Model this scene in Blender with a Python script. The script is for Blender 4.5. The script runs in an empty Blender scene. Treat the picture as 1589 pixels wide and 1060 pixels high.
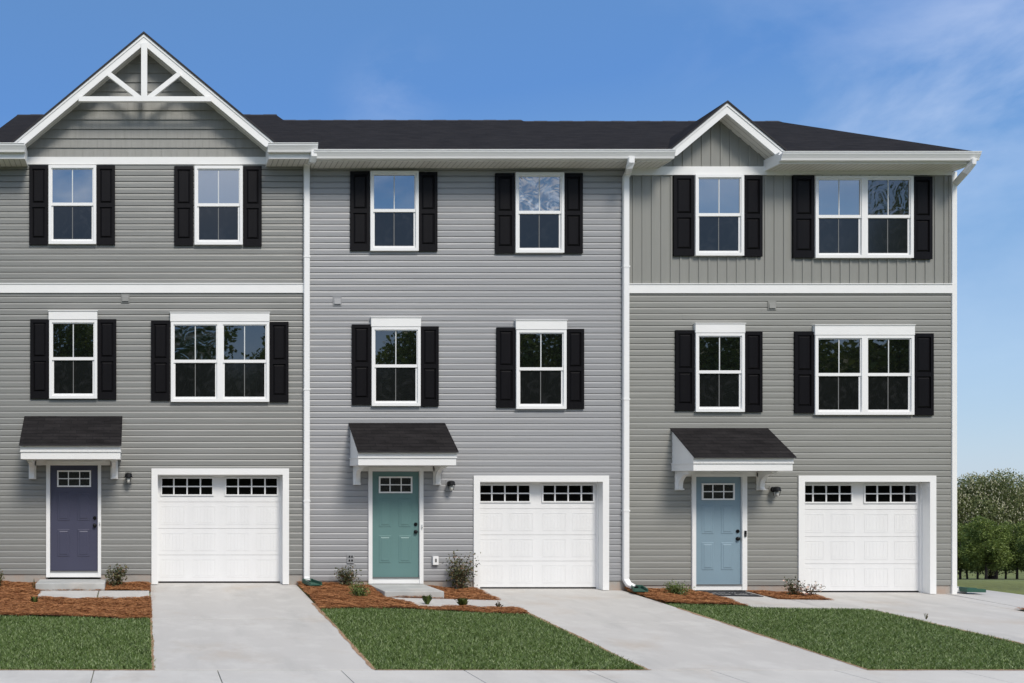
import bpy, math, random
import numpy as np
from mathutils import Vector
R = math.radians
random.seed(7); rng = np.random.default_rng(7)
scene = bpy.context.scene
COL = scene.collection

# ------------------------------------------------------------------ camera
D = 18.0; S = 82.0; F = D*S; CX = 223.0; CY = 750.0; CZ = 1.915
cd = bpy.data.cameras.new('camera'); cam = bpy.data.objects.new('camera', cd); COL.objects.link(cam)
cam.location = (0, -D, CZ); cam.rotation_euler = (R(90), 0, 0)
cd.sensor_width = 36; cd.lens = 36*F/1589
cd.shift_x = (794.5-CX)/1589; cd.shift_y = (CY-530)/1589
cd.clip_start = .1; cd.clip_end = 6000
scene.camera = cam

# ------------------------------------------------------------------ light
SUN_EL, SUN_AZ = 50, 14          # azimuth measured from straight in front of the houses towards the right
EXPOSURE = 0.74
sd = bpy.data.lights.new('sun', 'SUN'); sun = bpy.data.objects.new('sun', sd); COL.objects.link(sun)
sd.energy = 1.75; sd.angle = R(18); sd.color = (1, .935, .85)
sv = Vector((math.sin(R(SUN_AZ))*math.cos(R(SUN_EL)), -math.cos(R(SUN_AZ))*math.cos(R(SUN_EL)), math.sin(R(SUN_EL))))
sun.rotation_euler = sv.to_track_quat('Z', 'Y').to_euler()
sun.location = (0, -30, 40)
W = bpy.data.worlds.new("World"); scene.world = W; W.use_nodes = True
nt = W.node_tree; N = nt.nodes; L = nt.links
bg = N['Background']; bg.inputs['Strength'].default_value = .11
sky = N.new('ShaderNodeTexSky'); sky.sky_type = 'NISHITA'; sky.sun_disc = False
sky.sun_elevation = R(SUN_EL); sky.sun_rotation = math.atan2(sv.x, sv.y)
sky.air_density = 1.0; sky.dust_density = .2; sky.ozone_density = 2.2
hs = N.new('ShaderNodeHueSaturation'); hs.inputs['Saturation'].default_value = 1.08; hs.inputs['Value'].default_value = 1.0
L.new(sky.outputs[0], hs.inputs['Color'])
tc = N.new('ShaderNodeTexCoord')
mp = N.new('ShaderNodeMapping'); mp.inputs['Scale'].default_value = (2.1, 2.1, 4.2); mp.inputs['Rotation'].default_value = (0, R(-4), 0)
L.new(tc.outputs['Generated'], mp.inputs[0])
nz = N.new('ShaderNodeTexNoise'); nz.inputs['Scale'].default_value = 2.6; nz.inputs['Detail'].default_value = 7; nz.inputs['Roughness'].default_value = .56; nz.inputs['Distortion'].default_value = .35
L.new(mp.outputs[0], nz.inputs['Vector'])
cr = N.new('ShaderNodeMapRange'); cr.inputs[1].default_value = .42; cr.inputs[2].default_value = .78
L.new(nz.outputs[0], cr.inputs[0])
def dirmask(px, py, r0, r1, back=False):
    v = Vector(((px-CX)/F, 1, (CY-py)/F)).normalized()
    if back: v = Vector((0, -1, .35)).normalized()
    d = N.new('ShaderNodeVectorMath'); d.operation = 'DISTANCE'; L.new(tc.outputs['Generated'], d.inputs[0]); d.inputs[1].default_value = v
    m = N.new('ShaderNodeMapRange'); m.inputs[1].default_value = r1; m.inputs[2].default_value = r0; m.interpolation_type = 'SMOOTHSTEP'
    L.new(d.outputs['Value'], m.inputs[0]); return m.outputs[0]
def mth(op, a, b, clamp=True):
    m = N.new('ShaderNodeMath'); m.operation = op; m.use_clamp = clamp
    for i, v in enumerate((a, b)):
        if isinstance(v, (int, float)): m.inputs[i].default_value = v
        else: L.new(v, m.inputs[i])
    return m.outputs[0]
mask = mth('ADD', mth('ADD', mth('MULTIPLY', dirmask(1520, 150, .02, .30), .45), mth('MULTIPLY', dirmask(610, 150, .0, .07), .45)), mth('ADD', mth('MULTIPLY', dirmask(1530, 98, .0, .07), .7), mth('MULTIPLY', dirmask(1385, 170, .0, .07), .45)))
bk = N.new('ShaderNodeSeparateXYZ'); L.new(tc.outputs['Generated'], bk.inputs[0])
bkm = N.new('ShaderNodeMapRange'); bkm.inputs[1].default_value = .1; bkm.inputs[2].default_value = -.5; L.new(bk.outputs[1], bkm.inputs[0])
bkz = N.new('ShaderNodeMapRange'); bkz.inputs[1].default_value = .22; bkz.inputs[2].default_value = .42; bkz.inputs[3].default_value = .10; bkz.inputs[4].default_value = 1.0; L.new(bk.outputs[2], bkz.inputs[0])
crb = N.new('ShaderNodeMapRange'); crb.inputs[1].default_value = .36; crb.inputs[2].default_value = .58; L.new(nz.outputs[0], crb.inputs[0])
cl = mth('ADD', mth('MULTIPLY', cr.outputs[0], mth('MULTIPLY', mask, .42)), mth('MULTIPLY', mth('MULTIPLY', crb.outputs[0], bkm.outputs[0]), bkz.outputs[0]))
sz = N.new('ShaderNodeSeparateXYZ'); L.new(tc.outputs['Generated'], sz.inputs[0])
gr = N.new('ShaderNodeValToRGB'); L.new(sz.outputs[2], gr.inputs[0]); els = gr.color_ramp.elements
els[0].position = 0; els[0].color = (.43, .57, .75, 1); els[1].position = .75; els[1].color = (.30, .40, .62, 1)
for p_, c_ in ((.10, (.34, .51, .75)), (.22, (.20, .385, .70)), (.36, (.105, .27, .64)), (.50, (.12, .27, .56))):
    e_ = els.new(p_); e_.color = (*c_, 1)
gs = N.new('ShaderNodeVectorMath'); gs.operation = 'SCALE'; gs.inputs['Scale'].default_value = 1/(.11*2**EXPOSURE); L.new(gr.outputs[0], gs.inputs[0])
gm = N.new('ShaderNodeMix'); gm.data_type = 'RGBA'; gm.inputs[0].default_value = .85; L.new(hs.outputs[0], gm.inputs[6]); L.new(gs.outputs[0], gm.inputs[7])
mx = N.new('ShaderNodeMix'); mx.data_type = 'RGBA'; mx.inputs[7].default_value = (7.2, 7.3, 7.6, 1)
L.new(cl, mx.inputs[0]); L.new(gm.outputs[2], mx.inputs[6]); L.new(mx.outputs[2], bg.inputs['Color'])
scene.view_settings.view_transform = 'Standard'; scene.view_settings.look = 'None'
scene.view_settings.exposure = EXPOSURE; scene.view_settings.gamma = 1

# ------------------------------------------------------------------ pixel helpers (photo pixels -> metres on the plane at depth Y)
def sc(Y): return F/(D+Y)
def X(px, Y=0): return (px-CX)/sc(Y)
def Z(py, Y=0): return CZ+(CY-py)/sc(Y)

# ------------------------------------------------------------------ materials
def nodes(name):
    m = bpy.data.materials.new(name); m.use_nodes = True
    return m, m.node_tree.nodes, m.node_tree.links, m.node_tree.nodes['Principled BSDF']
def mat(name, col, rough=.6, var=.08, vscale=3, bump=0, bscale=60, bdist=.004, stretch=(1,1,1), spec=.5, fine=0):
    m, n, l, b = nodes(name)
    t = n.new('ShaderNodeTexCoord'); mp = n.new('ShaderNodeMapping'); mp.inputs['Scale'].default_value = stretch
    l.new(t.outputs['Object'], mp.inputs[0])
    a = n.new('ShaderNodeTexNoise'); a.inputs['Scale'].default_value = vscale; a.inputs['Detail'].default_value = 5
    l.new(mp.outputs[0], a.inputs['Vector'])
    r = n.new('ShaderNodeMapRange'); r.inputs[1].default_value = .3; r.inputs[2].default_value = .7
    r.inputs[3].default_value = 1-var; r.inputs[4].default_value = 1+var; l.new(a.outputs[0], r.inputs[0])
    val = r.outputs[0]
    if fine:
        a2 = n.new('ShaderNodeTexNoise'); a2.inputs['Scale'].default_value = 220; a2.inputs['Detail'].default_value = 2
        l.new(t.outputs['Object'], a2.inputs['Vector'])
        r2 = n.new('ShaderNodeMapRange'); r2.inputs[1].default_value = .3; r2.inputs[2].default_value = .7
        r2.inputs[3].default_value = 1-fine; r2.inputs[4].default_value = 1+fine; l.new(a2.outputs[0], r2.inputs[0])
        mm = n.new('ShaderNodeMath'); mm.operation = 'MULTIPLY'; l.new(val, mm.inputs[0]); l.new(r2.outputs[0], mm.inputs[1]); val = mm.outputs[0]
    mu = n.new('ShaderNodeVectorMath'); mu.operation = 'SCALE'; mu.inputs[0].default_value = col[:3]
    l.new(val, mu.inputs['Scale']); l.new(mu.outputs[0], b.inputs['Base Color'])
    b.inputs['Roughness'].default_value = rough; b.inputs['Specular IOR Level'].default_value = spec
    if bump:
        c = n.new('ShaderNodeTexNoise'); c.inputs['Scale'].default_value = bscale; c.inputs['Detail'].default_value = 4
        l.new(mp.outputs[0], c.inputs['Vector'])
        bp = n.new('ShaderNodeBump'); bp.inputs['Strength'].default_value = bump; bp.inputs['Distance'].default_value = bdist
        l.new(c.outputs[0], bp.inputs['Height']); l.new(bp.outputs[0], b.inputs['Normal'])
    return m
def stain(m, col, lo, hi, scale, amt, axis_scale=(1,1,1)):
    n, l = m.node_tree.nodes, m.node_tree.links; b = n['Principled BSDF']; src = b.inputs['Base Color'].links[0].from_socket
    t = n.new('ShaderNodeTexCoord'); mp = n.new('ShaderNodeMapping'); mp.inputs['Scale'].default_value = axis_scale; l.new(t.outputs['Object'], mp.inputs[0])
    a = n.new('ShaderNodeTexNoise'); a.inputs['Scale'].default_value = scale; a.inputs['Detail'].default_value = 6; a.inputs['Roughness'].default_value = .62; l.new(mp.outputs[0], a.inputs['Vector'])
    r = n.new('ShaderNodeMapRange'); r.inputs[1].default_value = lo; r.inputs[2].default_value = hi; r.inputs[4].default_value = amt; l.new(a.outputs[0], r.inputs[0])
    x = n.new('ShaderNodeMix'); x.data_type = 'RGBA'; x.inputs[7].default_value = (*col, 1); l.new(r.outputs[0], x.inputs[0]); l.new(src, x.inputs[6]); l.new(x.outputs[2], b.inputs['Base Color'])
def island(name, cols, rough=.6, trans=0):
    m, n, l, b = nodes(name)
    g = n.new('ShaderNodeNewGeometry'); r = n.new('ShaderNodeValToRGB'); l.new(g.outputs['Random Per Island'], r.inputs[0])
    r.color_ramp.elements[0].color = (*cols[0], 1); r.color_ramp.elements[1].color = (*cols[-1], 1)
    for i, c in enumerate(cols[1:-1]):
        e = r.color_ramp.elements.new((i+1)/(len(cols)-1)); e.color = (*c, 1)
    l.new(r.outputs[0], b.inputs['Base Color']); b.inputs['Roughness'].default_value = rough
    if trans:
        t = n.new('ShaderNodeBsdfTranslucent'); l.new(r.outputs[0], t.inputs[0]); ms = n.new('ShaderNodeMixShader'); ms.inputs[0].default_value = trans
        l.new(b.outputs[0], ms.inputs[1]); l.new(t.outputs[0], ms.inputs[2]); l.new(ms.outputs[0], n['Material Output'].inputs[0])
    return m
def shingle(name, axis):
    m, n, l, b = nodes(name)
    t = n.new('ShaderNodeTexCoord'); s = n.new('ShaderNodeSeparateXYZ'); l.new(t.outputs['Object'], s.inputs[0])
    c = n.new('ShaderNodeCombineXYZ'); l.new(s.outputs[axis], c.inputs[0]); l.new(s.outputs[2], c.inputs[1])
    br = n.new('ShaderNodeTexBrick'); l.new(c.outputs[0], br.inputs['Vector']); br.inputs['Scale'].default_value = 1
    br.inputs['Brick Width'].default_value = .31; br.inputs['Row Height'].default_value = .063 if axis == 0 else .09
    br.inputs['Mortar Size'].default_value = .004; br.offset = .37
    br.inputs['Color1'].default_value = (.0160,.0146,.0150,1); br.inputs['Color2'].default_value = (.0220,.0199,.0202,1); br.inputs['Mortar'].default_value = (.009,.009,.01,1)
    a = n.new('ShaderNodeTexNoise'); a.inputs['Scale'].default_value = 2.2; a.inputs['Detail'].default_value = 9; a.inputs['Roughness'].default_value = .8; st_ = n.new('ShaderNodeMapping'); st_.inputs['Scale'].default_value = (1, 5, 1); l.new(c.outputs[0], st_.inputs[0]); l.new(st_.outputs[0], a.inputs['Vector'])
    r = n.new('ShaderNodeMapRange'); r.inputs[1].default_value = .3; r.inputs[2].default_value = .7; r.inputs[3].default_value = .55; r.inputs[4].default_value = 1.45; l.new(a.outputs[0], r.inputs[0])
    mu = n.new('ShaderNodeVectorMath'); mu.operation = 'SCALE'; l.new(br.outputs[0], mu.inputs[0]); l.new(r.outputs[0], mu.inputs['Scale'])
    l.new(mu.outputs[0], b.inputs['Base Color']); b.inputs['Roughness'].default_value = .95; b.inputs['Specular IOR Level'].default_value = .08
    bp = n.new('ShaderNodeBump'); bp.inputs['Strength'].default_value = .6; bp.inputs['Distance'].default_value = .006
    l.new(br.outputs['Fac'], bp.inputs['Height']); bp.invert = True; l.new(bp.outputs[0], b.inputs['Normal'])
    return m
def glass(name, col, rough, ior, wav=.15, scale=1.2, var=0):
    m, n, l, b = nodes(name)
    b.inputs['Base Color'].default_value = (*col, 1); b.inputs['Roughness'].default_value = rough; b.inputs['IOR'].default_value = ior
    t = n.new('ShaderNodeTexCoord'); a = n.new('ShaderNodeTexNoise'); a.inputs['Scale'].default_value = scale; a.inputs['Detail'].default_value = 2; a.inputs['Distortion'].default_value = 1.2 if wav > .5 else 0
    l.new(t.outputs['Object'], a.inputs['Vector'])
    bp = n.new('ShaderNodeBump'); bp.inputs['Strength'].default_value = wav; bp.inputs['Distance'].default_value = .01
    l.new(a.outputs[0], bp.inputs['Height']); l.new(bp.outputs[0], b.inputs['Normal'])
    if var:  # pale mottled reflection painted into the base colour
        a2 = n.new('ShaderNodeTexNoise'); a2.inputs['Scale'].default_value = 3.5; a2.inputs['Detail'].default_value = 5; a2.inputs['Distortion'].default_value = 2.2; l.new(t.outputs['Object'], a2.inputs['Vector'])
        r = n.new('ShaderNodeValToRGB'); l.new(a2.outputs[0], r.inputs[0]); r.color_ramp.elements[0].position = .5; r.color_ramp.elements[1].position = .68
        r.color_ramp.elements[0].color = (*col, 1); r.color_ramp.elements[1].color = (var, var*1.05, var*1.1, 1); l.new(r.outputs[0], b.inputs['Base Color'])
    return m
def grooved(name, col, axis, spacing, rough=.5):
    m, n, l, b = nodes(name)
    t = n.new('ShaderNodeTexCoord'); s = n.new('ShaderNodeSeparateXYZ'); l.new(t.outputs['Object'], s.inputs[0])
    d = n.new('ShaderNodeMath'); d.operation = 'PINGPONG'; d.inputs[1].default_value = spacing/2; l.new(s.outputs[axis], d.inputs[0])
    g = n.new('ShaderNodeMath'); g.operation = 'GREATER_THAN'; g.inputs[1].default_value = .007; l.new(d.outputs[0], g.inputs[0])
    bp = n.new('ShaderNodeBump'); bp.inputs['Distance'].default_value = .006; l.new(g.outputs[0], bp.inputs['Height']); l.new(bp.outputs[0], b.inputs['Normal'])
    r = n.new('ShaderNodeValToRGB'); l.new(g.outputs[0], r.inputs[0]); r.color_ramp.elements[0].color = tuple(c*.6 for c in col)+(1,); r.color_ramp.elements[1].color = (*col, 1)
    l.new(r.outputs[0], b.inputs['Base Color']); b.inputs['Roughness'].default_value = rough
    return m
def siding_mat(name, col):
    return mat(name, col, .42, .045, 1.4, .35, 3.0, .012, stretch=(.35, 1, 6), spec=.45)
M = dict(
 siding_olive=siding_mat('olive_grey_siding', (.226,.228,.216)), siding_grey=siding_mat('cool_grey_siding', (.300,.304,.312)),
 siding_sage=siding_mat('sage_grey_siding', (.250,.250,.230)),
 batten=mat('sage_batten_siding', (.248,.248,.226), .5, .04, 2, .2, 8, .004, (4,1,.4)),
 shake=mat('shake_siding', (.245,.245,.228), .6, .06, 6, .5, 30, .004, (3,1,.35)),
 white=mat('white_trim', (.80,.80,.785), .45, .02, 2), vinyl=mat('white_vinyl', (.82,.82,.81), .35, .01, 2),
 gwhite=mat('garage_white', (.76,.76,.755), .5, .025, 1.6, .08, 40, .002, (4,1,.5)),
 soffit=grooved('vented_soffit', (.72,.71,.67), 0, .1), soffity=grooved('vented_rake_soffit', (.72,.71,.67), 1, .1),
 shutter=mat('black_shutter', (.0050,.0044,.0054), .45, .15, 4, .3, 60, .002, (5,1,.3), spec=.14),
 navy=mat('navy_door', (.058,.060,.098), .42, .03, 2), teal=mat('teal_door', (.120,.222,.215), .42, .03, 2), blue=mat('pale_blue_door', (.215,.305,.365), .42, .03, 2),
 roof=shingle('dark_shingles', 0), roofy=shingle('dark_shingles_cross', 1), edge=mat('shingle_edge', (.02,.018,.02), .8),
 concrete=mat('concrete', (.46,.445,.42), .85, .07, .9, .4, 90, .002, (1,.35,1), spec=.3, fine=.05),
 walk=mat('sidewalk_concrete', (.50,.485,.455), .85, .07, 1.1, .4, 90, .002, spec=.3, fine=.05),
 found=mat('foundation_concrete', (.36,.34,.31), .9, .12, 2.5, .4, 40, .004),
 stepc=mat('step_concrete', (.40,.405,.39), .85, .10, 2.5, .4, 60, .003),
 glass=glass('window_glass', (.004,.022,.038), .01, 4.2, .10, .9), glass2=glass('lower_window_glass', (.004,.005,.005), .01, 2.3, .12, .9), film=glass('film_covered_glass', (.01,.018,.026), .05, 3.4, 1.0, 3.4, .36),  # window_glass teal adds sky reflection by colour; film streaks are painted reflection
 film2=glass('wrinkled_film_glass', (.004,.006,.005), .03, 2.3, .7, 3.4, .03),
 screen=glass('screened_glass', (.008,.0088,.009), .10, 1.62, .1, 1.2, .018), darkg=glass('dark_glass', (.003,.003,.003), .05, 1.45, .1),  # screen mottle paints the reflected trees into the pane colour
 lite=mat('door_lite_glass', (.020,.020,.018), .25, .6, 60, .6, 70, .004),
 muntin=mat('white_muntin', (.62,.64,.64), .5), muntin_dim=mat('screened_muntin', (.16,.16,.155), .6),
 black=mat('black_metal', (.006,.006,.0065), .4, spec=.25), bulb=mat('frosted_globe', (.5,.5,.47), .15, .03), green=mat('green_plastic', (.022,.085,.058), .55, .1, 6),
 clay=mat('red_clay', (.30,.19,.115), .95, .25, 12, .5, 60, .004),
 litter=mat('leaf_litter_with_shade', (.045,.036,.018), .95, .5, .6, .6, 6, .1),
 soil=mat('mulch_soil', (.14,.055,.025), .95, .35, 9, .8, 40, .02),
 straw=island('pine_straw', [(.17,.060,.020), (.32,.130,.042), (.45,.21,.080), (.24,.088,.028)], .75),
 lawn=mat('lawn_ground', (.05,.062,.022), .95, .3, 3, .5, 50, .02),
 field=mat('far_field_grass', (.135,.155,.040), .95, .35, .25, .6, 5, .15),
 blade=island('grass_blades', [(.065,.110,.020), (.12,.195,.042), (.19,.285,.080), (.46,.54,.30)], .5, .25),
 bark=mat('bark', (.045,.034,.026), .9, .3, 6, .7, 25, .02), asphalt=mat('asphalt', (.05,.05,.05), .9, .15, 1, .6, 90, .005),
 leaf=island('young_tree_leaves', [(.085,.125,.022), (.15,.205,.040), (.24,.30,.075)], .6, .35),
 leafd=island('big_tree_leaves', [(.085,.115,.035), (.16,.19,.065), (.26,.28,.12)], .6, .35),
 panicle=island('cream_flower_panicles', [(.42,.40,.26), (.55,.52,.36), (.65,.62,.46)], .7),
 shrub=island('shrub_leaves', [(.022,.036,.014), (.055,.070,.026), (.13,.13,.055), (.20,.09,.045)], .5, .15),
 shrubg=island('light_shrub_leaves', [(.055,.09,.018), (.11,.16,.035), (.19,.24,.07)], .5, .2),
 petal=island('pale_petals', [(.6,.5,.42), (.7,.62,.55), (.5,.22,.15)], .6),
 stem=mat('stems', (.06,.04,.025), .8), mat_black=mat('mat_rubber', (.014,.014,.017), .9, .2, 20), mat_pale=mat('mat_print', (.28,.28,.27), .9),
)

for k_ in ('concrete', 'walk', 'stepc'):
    stain(M[k_], (.40,.33,.26), .55, .75, .8, .55); stain(M[k_], (.33,.325,.31), .52, .72, 1.7, .4, (1,.25,1)); stain(M[k_], (.55,.54,.51), .5, .7, 2.3, .5)
stain(M['found'], (.36,.20,.12), .45, .7, 2.5, .6); stain(M['lawn'], (.12,.10,.05), .5, .7, 2, .6)
for k_ in ('siding_olive', 'siding_grey', 'siding_sage'): stain(M[k_], (.33,.33,.32), .5, .8, .7, .3, (.5,1,5))
# ------------------------------------------------------------------ mesh builder
class MB:
    def __init__(s): s.v = []; s.f = []; s.m = []; s.mats = []
    def mi(s, m):
        if m not in s.mats: s.mats.append(m)
        return s.mats.index(m)
    def poly(s, pts, m):
        b = len(s.v); s.v += [tuple(p) for p in pts]; s.f.append(tuple(range(b, b+len(pts)))); s.m.append(s.mi(m))
    def faces(s, pts, fs, m):
        b = len(s.v); s.v += [tuple(p) for p in pts]; k = s.mi(m)
        for f in fs: s.f.append(tuple(b+i for i in f)); s.m.append(k)
    def box(s, x0, x1, y0, y1, z0, z1, m):
        p = [(x0,y0,z0),(x1,y0,z0),(x1,y1,z0),(x0,y1,z0),(x0,y0,z1),(x1,y0,z1),(x1,y1,z1),(x0,y1,z1)]
        s.faces(p, [(0,3,2,1),(4,5,6,7),(0,1,5,4),(1,2,6,5),(2,3,7,6),(3,0,4,7)], m)
    def frust(s, x0, x1, z0, z1, yb, yt, ins, m):     # raised panel facing -Y
        p = [(x0,yb,z0),(x1,yb,z0),(x1,yb,z1),(x0,yb,z1),(x0+ins,yt,z0+ins),(x1-ins,yt,z0+ins),(x1-ins,yt,z1-ins),(x0+ins,yt,z1-ins)]
        s.faces(p, [(4,5,6,7),(0,1,5,4),(1,2,6,5),(2,3,7,6),(3,0,4,7)], m)
    def ring(s, x0, x1, z0, z1, w, y0, y1, m, wb=None, wt=None):
        wb = w if wb is None else wb; wt = w if wt is None else wt
        s.box(x0, x0+w, y0, y1, z0, z1, m); s.box(x1-w, x1, y0, y1, z0, z1, m)
        if wt: s.box(x0+w, x1-w, y0, y1, z1-wt, z1, m)
        if wb: s.box(x0+w, x1-w, y0, y1, z0, z0+wb, m)
    def prism(s, prof, axis, a, b, m, caps=True):      # prof: closed list of 2d points; axis 'x': (y,z), 'y': (x,z)
        f = (lambda t, p: (t, p[0], p[1])) if axis == 'x' else (lambda t, p: (p[0], t, p[1])) if axis == 'y' else (lambda t, p: (p[0], p[1], t))
        n = len(prof); pts = [f(a, p) for p in prof]+[f(b, p) for p in prof]
        fs = [(i, (i+1) % n, n+(i+1) % n, n+i) for i in range(n)]
        if caps: fs += [tuple(range(n)), tuple(range(2*n-1, n-1, -1))]
        s.faces(pts, fs, m)
    def tube(s, pts, rad, m, k=8):
        pts = [Vector(p) for p in pts]; rad = rad if isinstance(rad, (list, tuple)) else [rad]*len(pts); V = []; fs = []
        for i, p in enumerate(pts):
            d = (pts[min(i+1, len(pts)-1)]-pts[max(i-1, 0)]).normalized()
            u = d.orthogonal().normalized() if i == 0 else (u-d*u.dot(d)).normalized(); w = d.cross(u)
            V += [tuple(p+(u*math.cos(6.2832*j/k)+w*math.sin(6.2832*j/k))*rad[i]) for j in range(k)]
        for i in range(len(pts)-1):
            for j in range(k): fs.append((i*k+j, i*k+(j+1) % k, (i+1)*k+(j+1) % k, (i+1)*k+j))
        fs += [tuple(range(k-1, -1, -1)), tuple(range((len(pts)-1)*k, len(pts)*k))]
        s.faces(V, fs, m)
    def ball(s, c, r, m, k=10):
        V = [(c[0]+r[0]*math.sin(math.pi*i/k)*math.cos(6.2832*j/(2*k)), c[1]+r[1]*math.sin(math.pi*i/k)*math.sin(6.2832*j/(2*k)), c[2]+r[2]*math.cos(math.pi*i/k)) for i in range(k+1) for j in range(2*k)]
        s.faces(V, [(i*2*k+j, (i+1)*2*k+j, (i+1)*2*k+(j+1) % (2*k), i*2*k+(j+1) % (2*k)) for i in range(k) for j in range(2*k)], m)
    def build(s, name, parent=None, smooth=False, bevel=0, label=None):
        me = bpy.data.meshes.new(name); org = Vector(parent['org']) if parent is not None else Vector((0,0,0))
        if parent is None and getattr(s, 'org', None): org = Vector(s.org)
        me.from_pydata([tuple(Vector(p)-org) for p in s.v], [], s.f); me.update()
        for m in s.mats: me.materials.append(M[m])
        me.polygons.foreach_set('material_index', s.m)
        if smooth: me.polygons.foreach_set('use_smooth', [True]*len(s.f))
        o = bpy.data.objects.new(name, me); COL.objects.link(o); ORG[o.name] = org
        if parent is not None: o.parent = parent
        else: o.location = org
        o['org'] = tuple(org)
        if bevel:
            bv = o.modifiers.new('bevel', 'BEVEL'); bv.width = bevel; bv.segments = 2; bv.limit_method = 'ANGLE'
        if label: o['label'] = label
        return o
ORG = {}
def tag(o, label=None, cat=None, group=None, kind=None):
    for k, v in (('label', label), ('category', cat), ('group', group), ('kind', kind)):
        if v: o[k] = v
    return o
def empty(name, loc):
    o = bpy.data.objects.new(name, None); COL.objects.link(o); o.location = loc; o['org'] = tuple(loc); o.empty_display_size = .3; return o
def rawmesh(name, V, nper, matn, parent=None, faces=None):
    """V: (n, nper, 3) separate polygons"""
    n = len(V); me = bpy.data.meshes.new(name); V = np.asarray(V, dtype=np.float32).reshape(-1, 3)
    me.vertices.add(len(V)); me.vertices.foreach_set('co', V.ravel())
    me.loops.add(len(V)); me.loops.foreach_set('vertex_index', np.arange(len(V), dtype=np.int32))
    me.polygons.add(n); me.polygons.foreach_set('loop_start', np.arange(0, len(V), nper, dtype=np.int32)); me.polygons.foreach_set('loop_total', np.full(n, nper, dtype=np.int32))
    me.materials.append(M[matn]); me.update(calc_edges=True)
    o = bpy.data.objects.new(name, me); COL.objects.link(o)
    if parent is not None: o.parent = parent
    return o

# ------------------------------------------------------------------ ground
def z0(x):
    return float(np.interp(x, [-50, 3.0, 6.2, 9.1, 12.2, 60], [0, 0, -.11, -.11, -.18, -.22]))
YS = -6.12; ZS = -.43
def gz(x, Y):
    if Y <= 0:
        t = min(1, -Y/(-YS)); return z0(x)*(1-t)+ZS*t
    f = max(0, Y-2.5)
    return z0(x)-.1*min(f, 118)-0.0*f
def G(px, py):
    Y = 0
    for _ in range(40):
        x = X(px, Y); z = gz(x, Y); d = F*(CZ-z)/(py-CY); Y = .5*Y+.5*(d-D)
    return X(px, Y), Y
def grid(name, xs, ys, zf, m, kind='structure'):
    b = MB(); b.mi(m); nx = len(xs)
    b.v = [(x, y, zf(x, y)) for y in ys for x in xs]
    for j in range(len(ys)-1):
        for i in range(nx-1): a = j*nx+i; b.f.append((a, a+1, a+nx+1, a+nx)); b.m.append(0)
    o = b.build(name); return tag(o, kind=kind)
xs = [-3000,-800,-300,-120,-60,-30,-15]+list(np.arange(-8, 20.01, .5))+[24,30,40,55,75,100,140,200,400,900,3000]
ys = [-2500,-600,-200,-80,-40,-20,-12,-9,-7.6,YS]+list(np.arange(-5.6, .01, .5))+[0,1,2,3,5,8,12,18,25,35,50,70,90,115,125,160,250,600,1500,4000]
grid('ground', xs, ys, lambda x, y: gz(x, y)-.012, 'field')

def slab(name, quads, m, th=.10, lift=.012, bevel=.006, label=None):
    """quads: list of (x0,x1,y0,y1) laid on the ground, 8 mm joints between them"""
    b = MB()
    for (x0, x1, y0, y1) in quads:
        nx = max(1, int((x1-x0)/1.6)); ny = max(1, int((y1-y0)/1.6)); g = [(x0+(x1-x0)*i/nx, y0+(y1-y0)*j/ny) for j in range(ny+1) for i in range(nx+1)]
        base = len(b.v); b.v += [(x, y, gz(x, y)+lift) for x, y in g]; k = b.mi(m); w = nx+1
        for j in range(ny):
            for i in range(nx): a = base+j*w+i; b.f.append((a, a+1, a+w+1, a+w)); b.m.append(k)
        rim = [base+i for i in range(w)]+[base+j*w+nx for j in range(1, ny+1)]+[base+ny*w+i for i in range(nx-1, -1, -1)]+[base+j*w for j in range(ny-1, 0, -1)]
        lb = len(b.v); b.v += [(b.v[r][0], b.v[r][1], b.v[r][2]-th) for r in rim]; n = len(rim)
        for i in range(n): b.f.append((rim[i], lb+i, lb+(i+1) % n, rim[(i+1) % n])); b.m.append(k)
    return b.build(name, bevel=bevel)
J = .006
def drive(x0, x1, yb=.0, front=YS, cuts=(-3.1,)):
    q = []; e = [front+.012]+sorted(cuts)+[yb]
    for a, c in zip(e[:-1], e[1:]): q.append((x0, x1, a+J, c-J))
    return q
tag(slab('driveway', drive(.12, 2.89, .3), 'concrete'), kind='structure')
tag(slab('driveway', drive(6.30, 9.05, .3), 'concrete'), kind='structure')
tag(slab('driveway', drive(12.40, 14.85, .3, cuts=(-1.9, -4.0))+[(14.86, 15.18, -1.75, .3-J)], 'concrete'), kind='structure')
tag(slab('side_path', [(15.19, 16.5, -1.75, 1.5), (15.55, 16.5, 1.51, 4.5)], 'concrete'), kind='structure')
qs = []; x = -.62-1.54*8
while x < 34: qs.append((x+J*.8, x+1.54-J*.8, -7.6, YS-J)); x += 1.54
tag(slab('sidewalk', qs, 'walk'), kind='structure')
kb = MB(); kb.box(-60, 90, -8.75, -8.6, ZS-.3, ZS+.0, 'walk'); tag(kb.build('kerb', bevel=.015), kind='structure')
rd = MB(); rd.poly([(-60,-17,ZS-.006), (90,-17,ZS-.006), (90,-8.75,ZS-.006), (-60,-8.75,ZS-.006)], 'asphalt'); tag(rd.build('road'), kind='structure')

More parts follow.
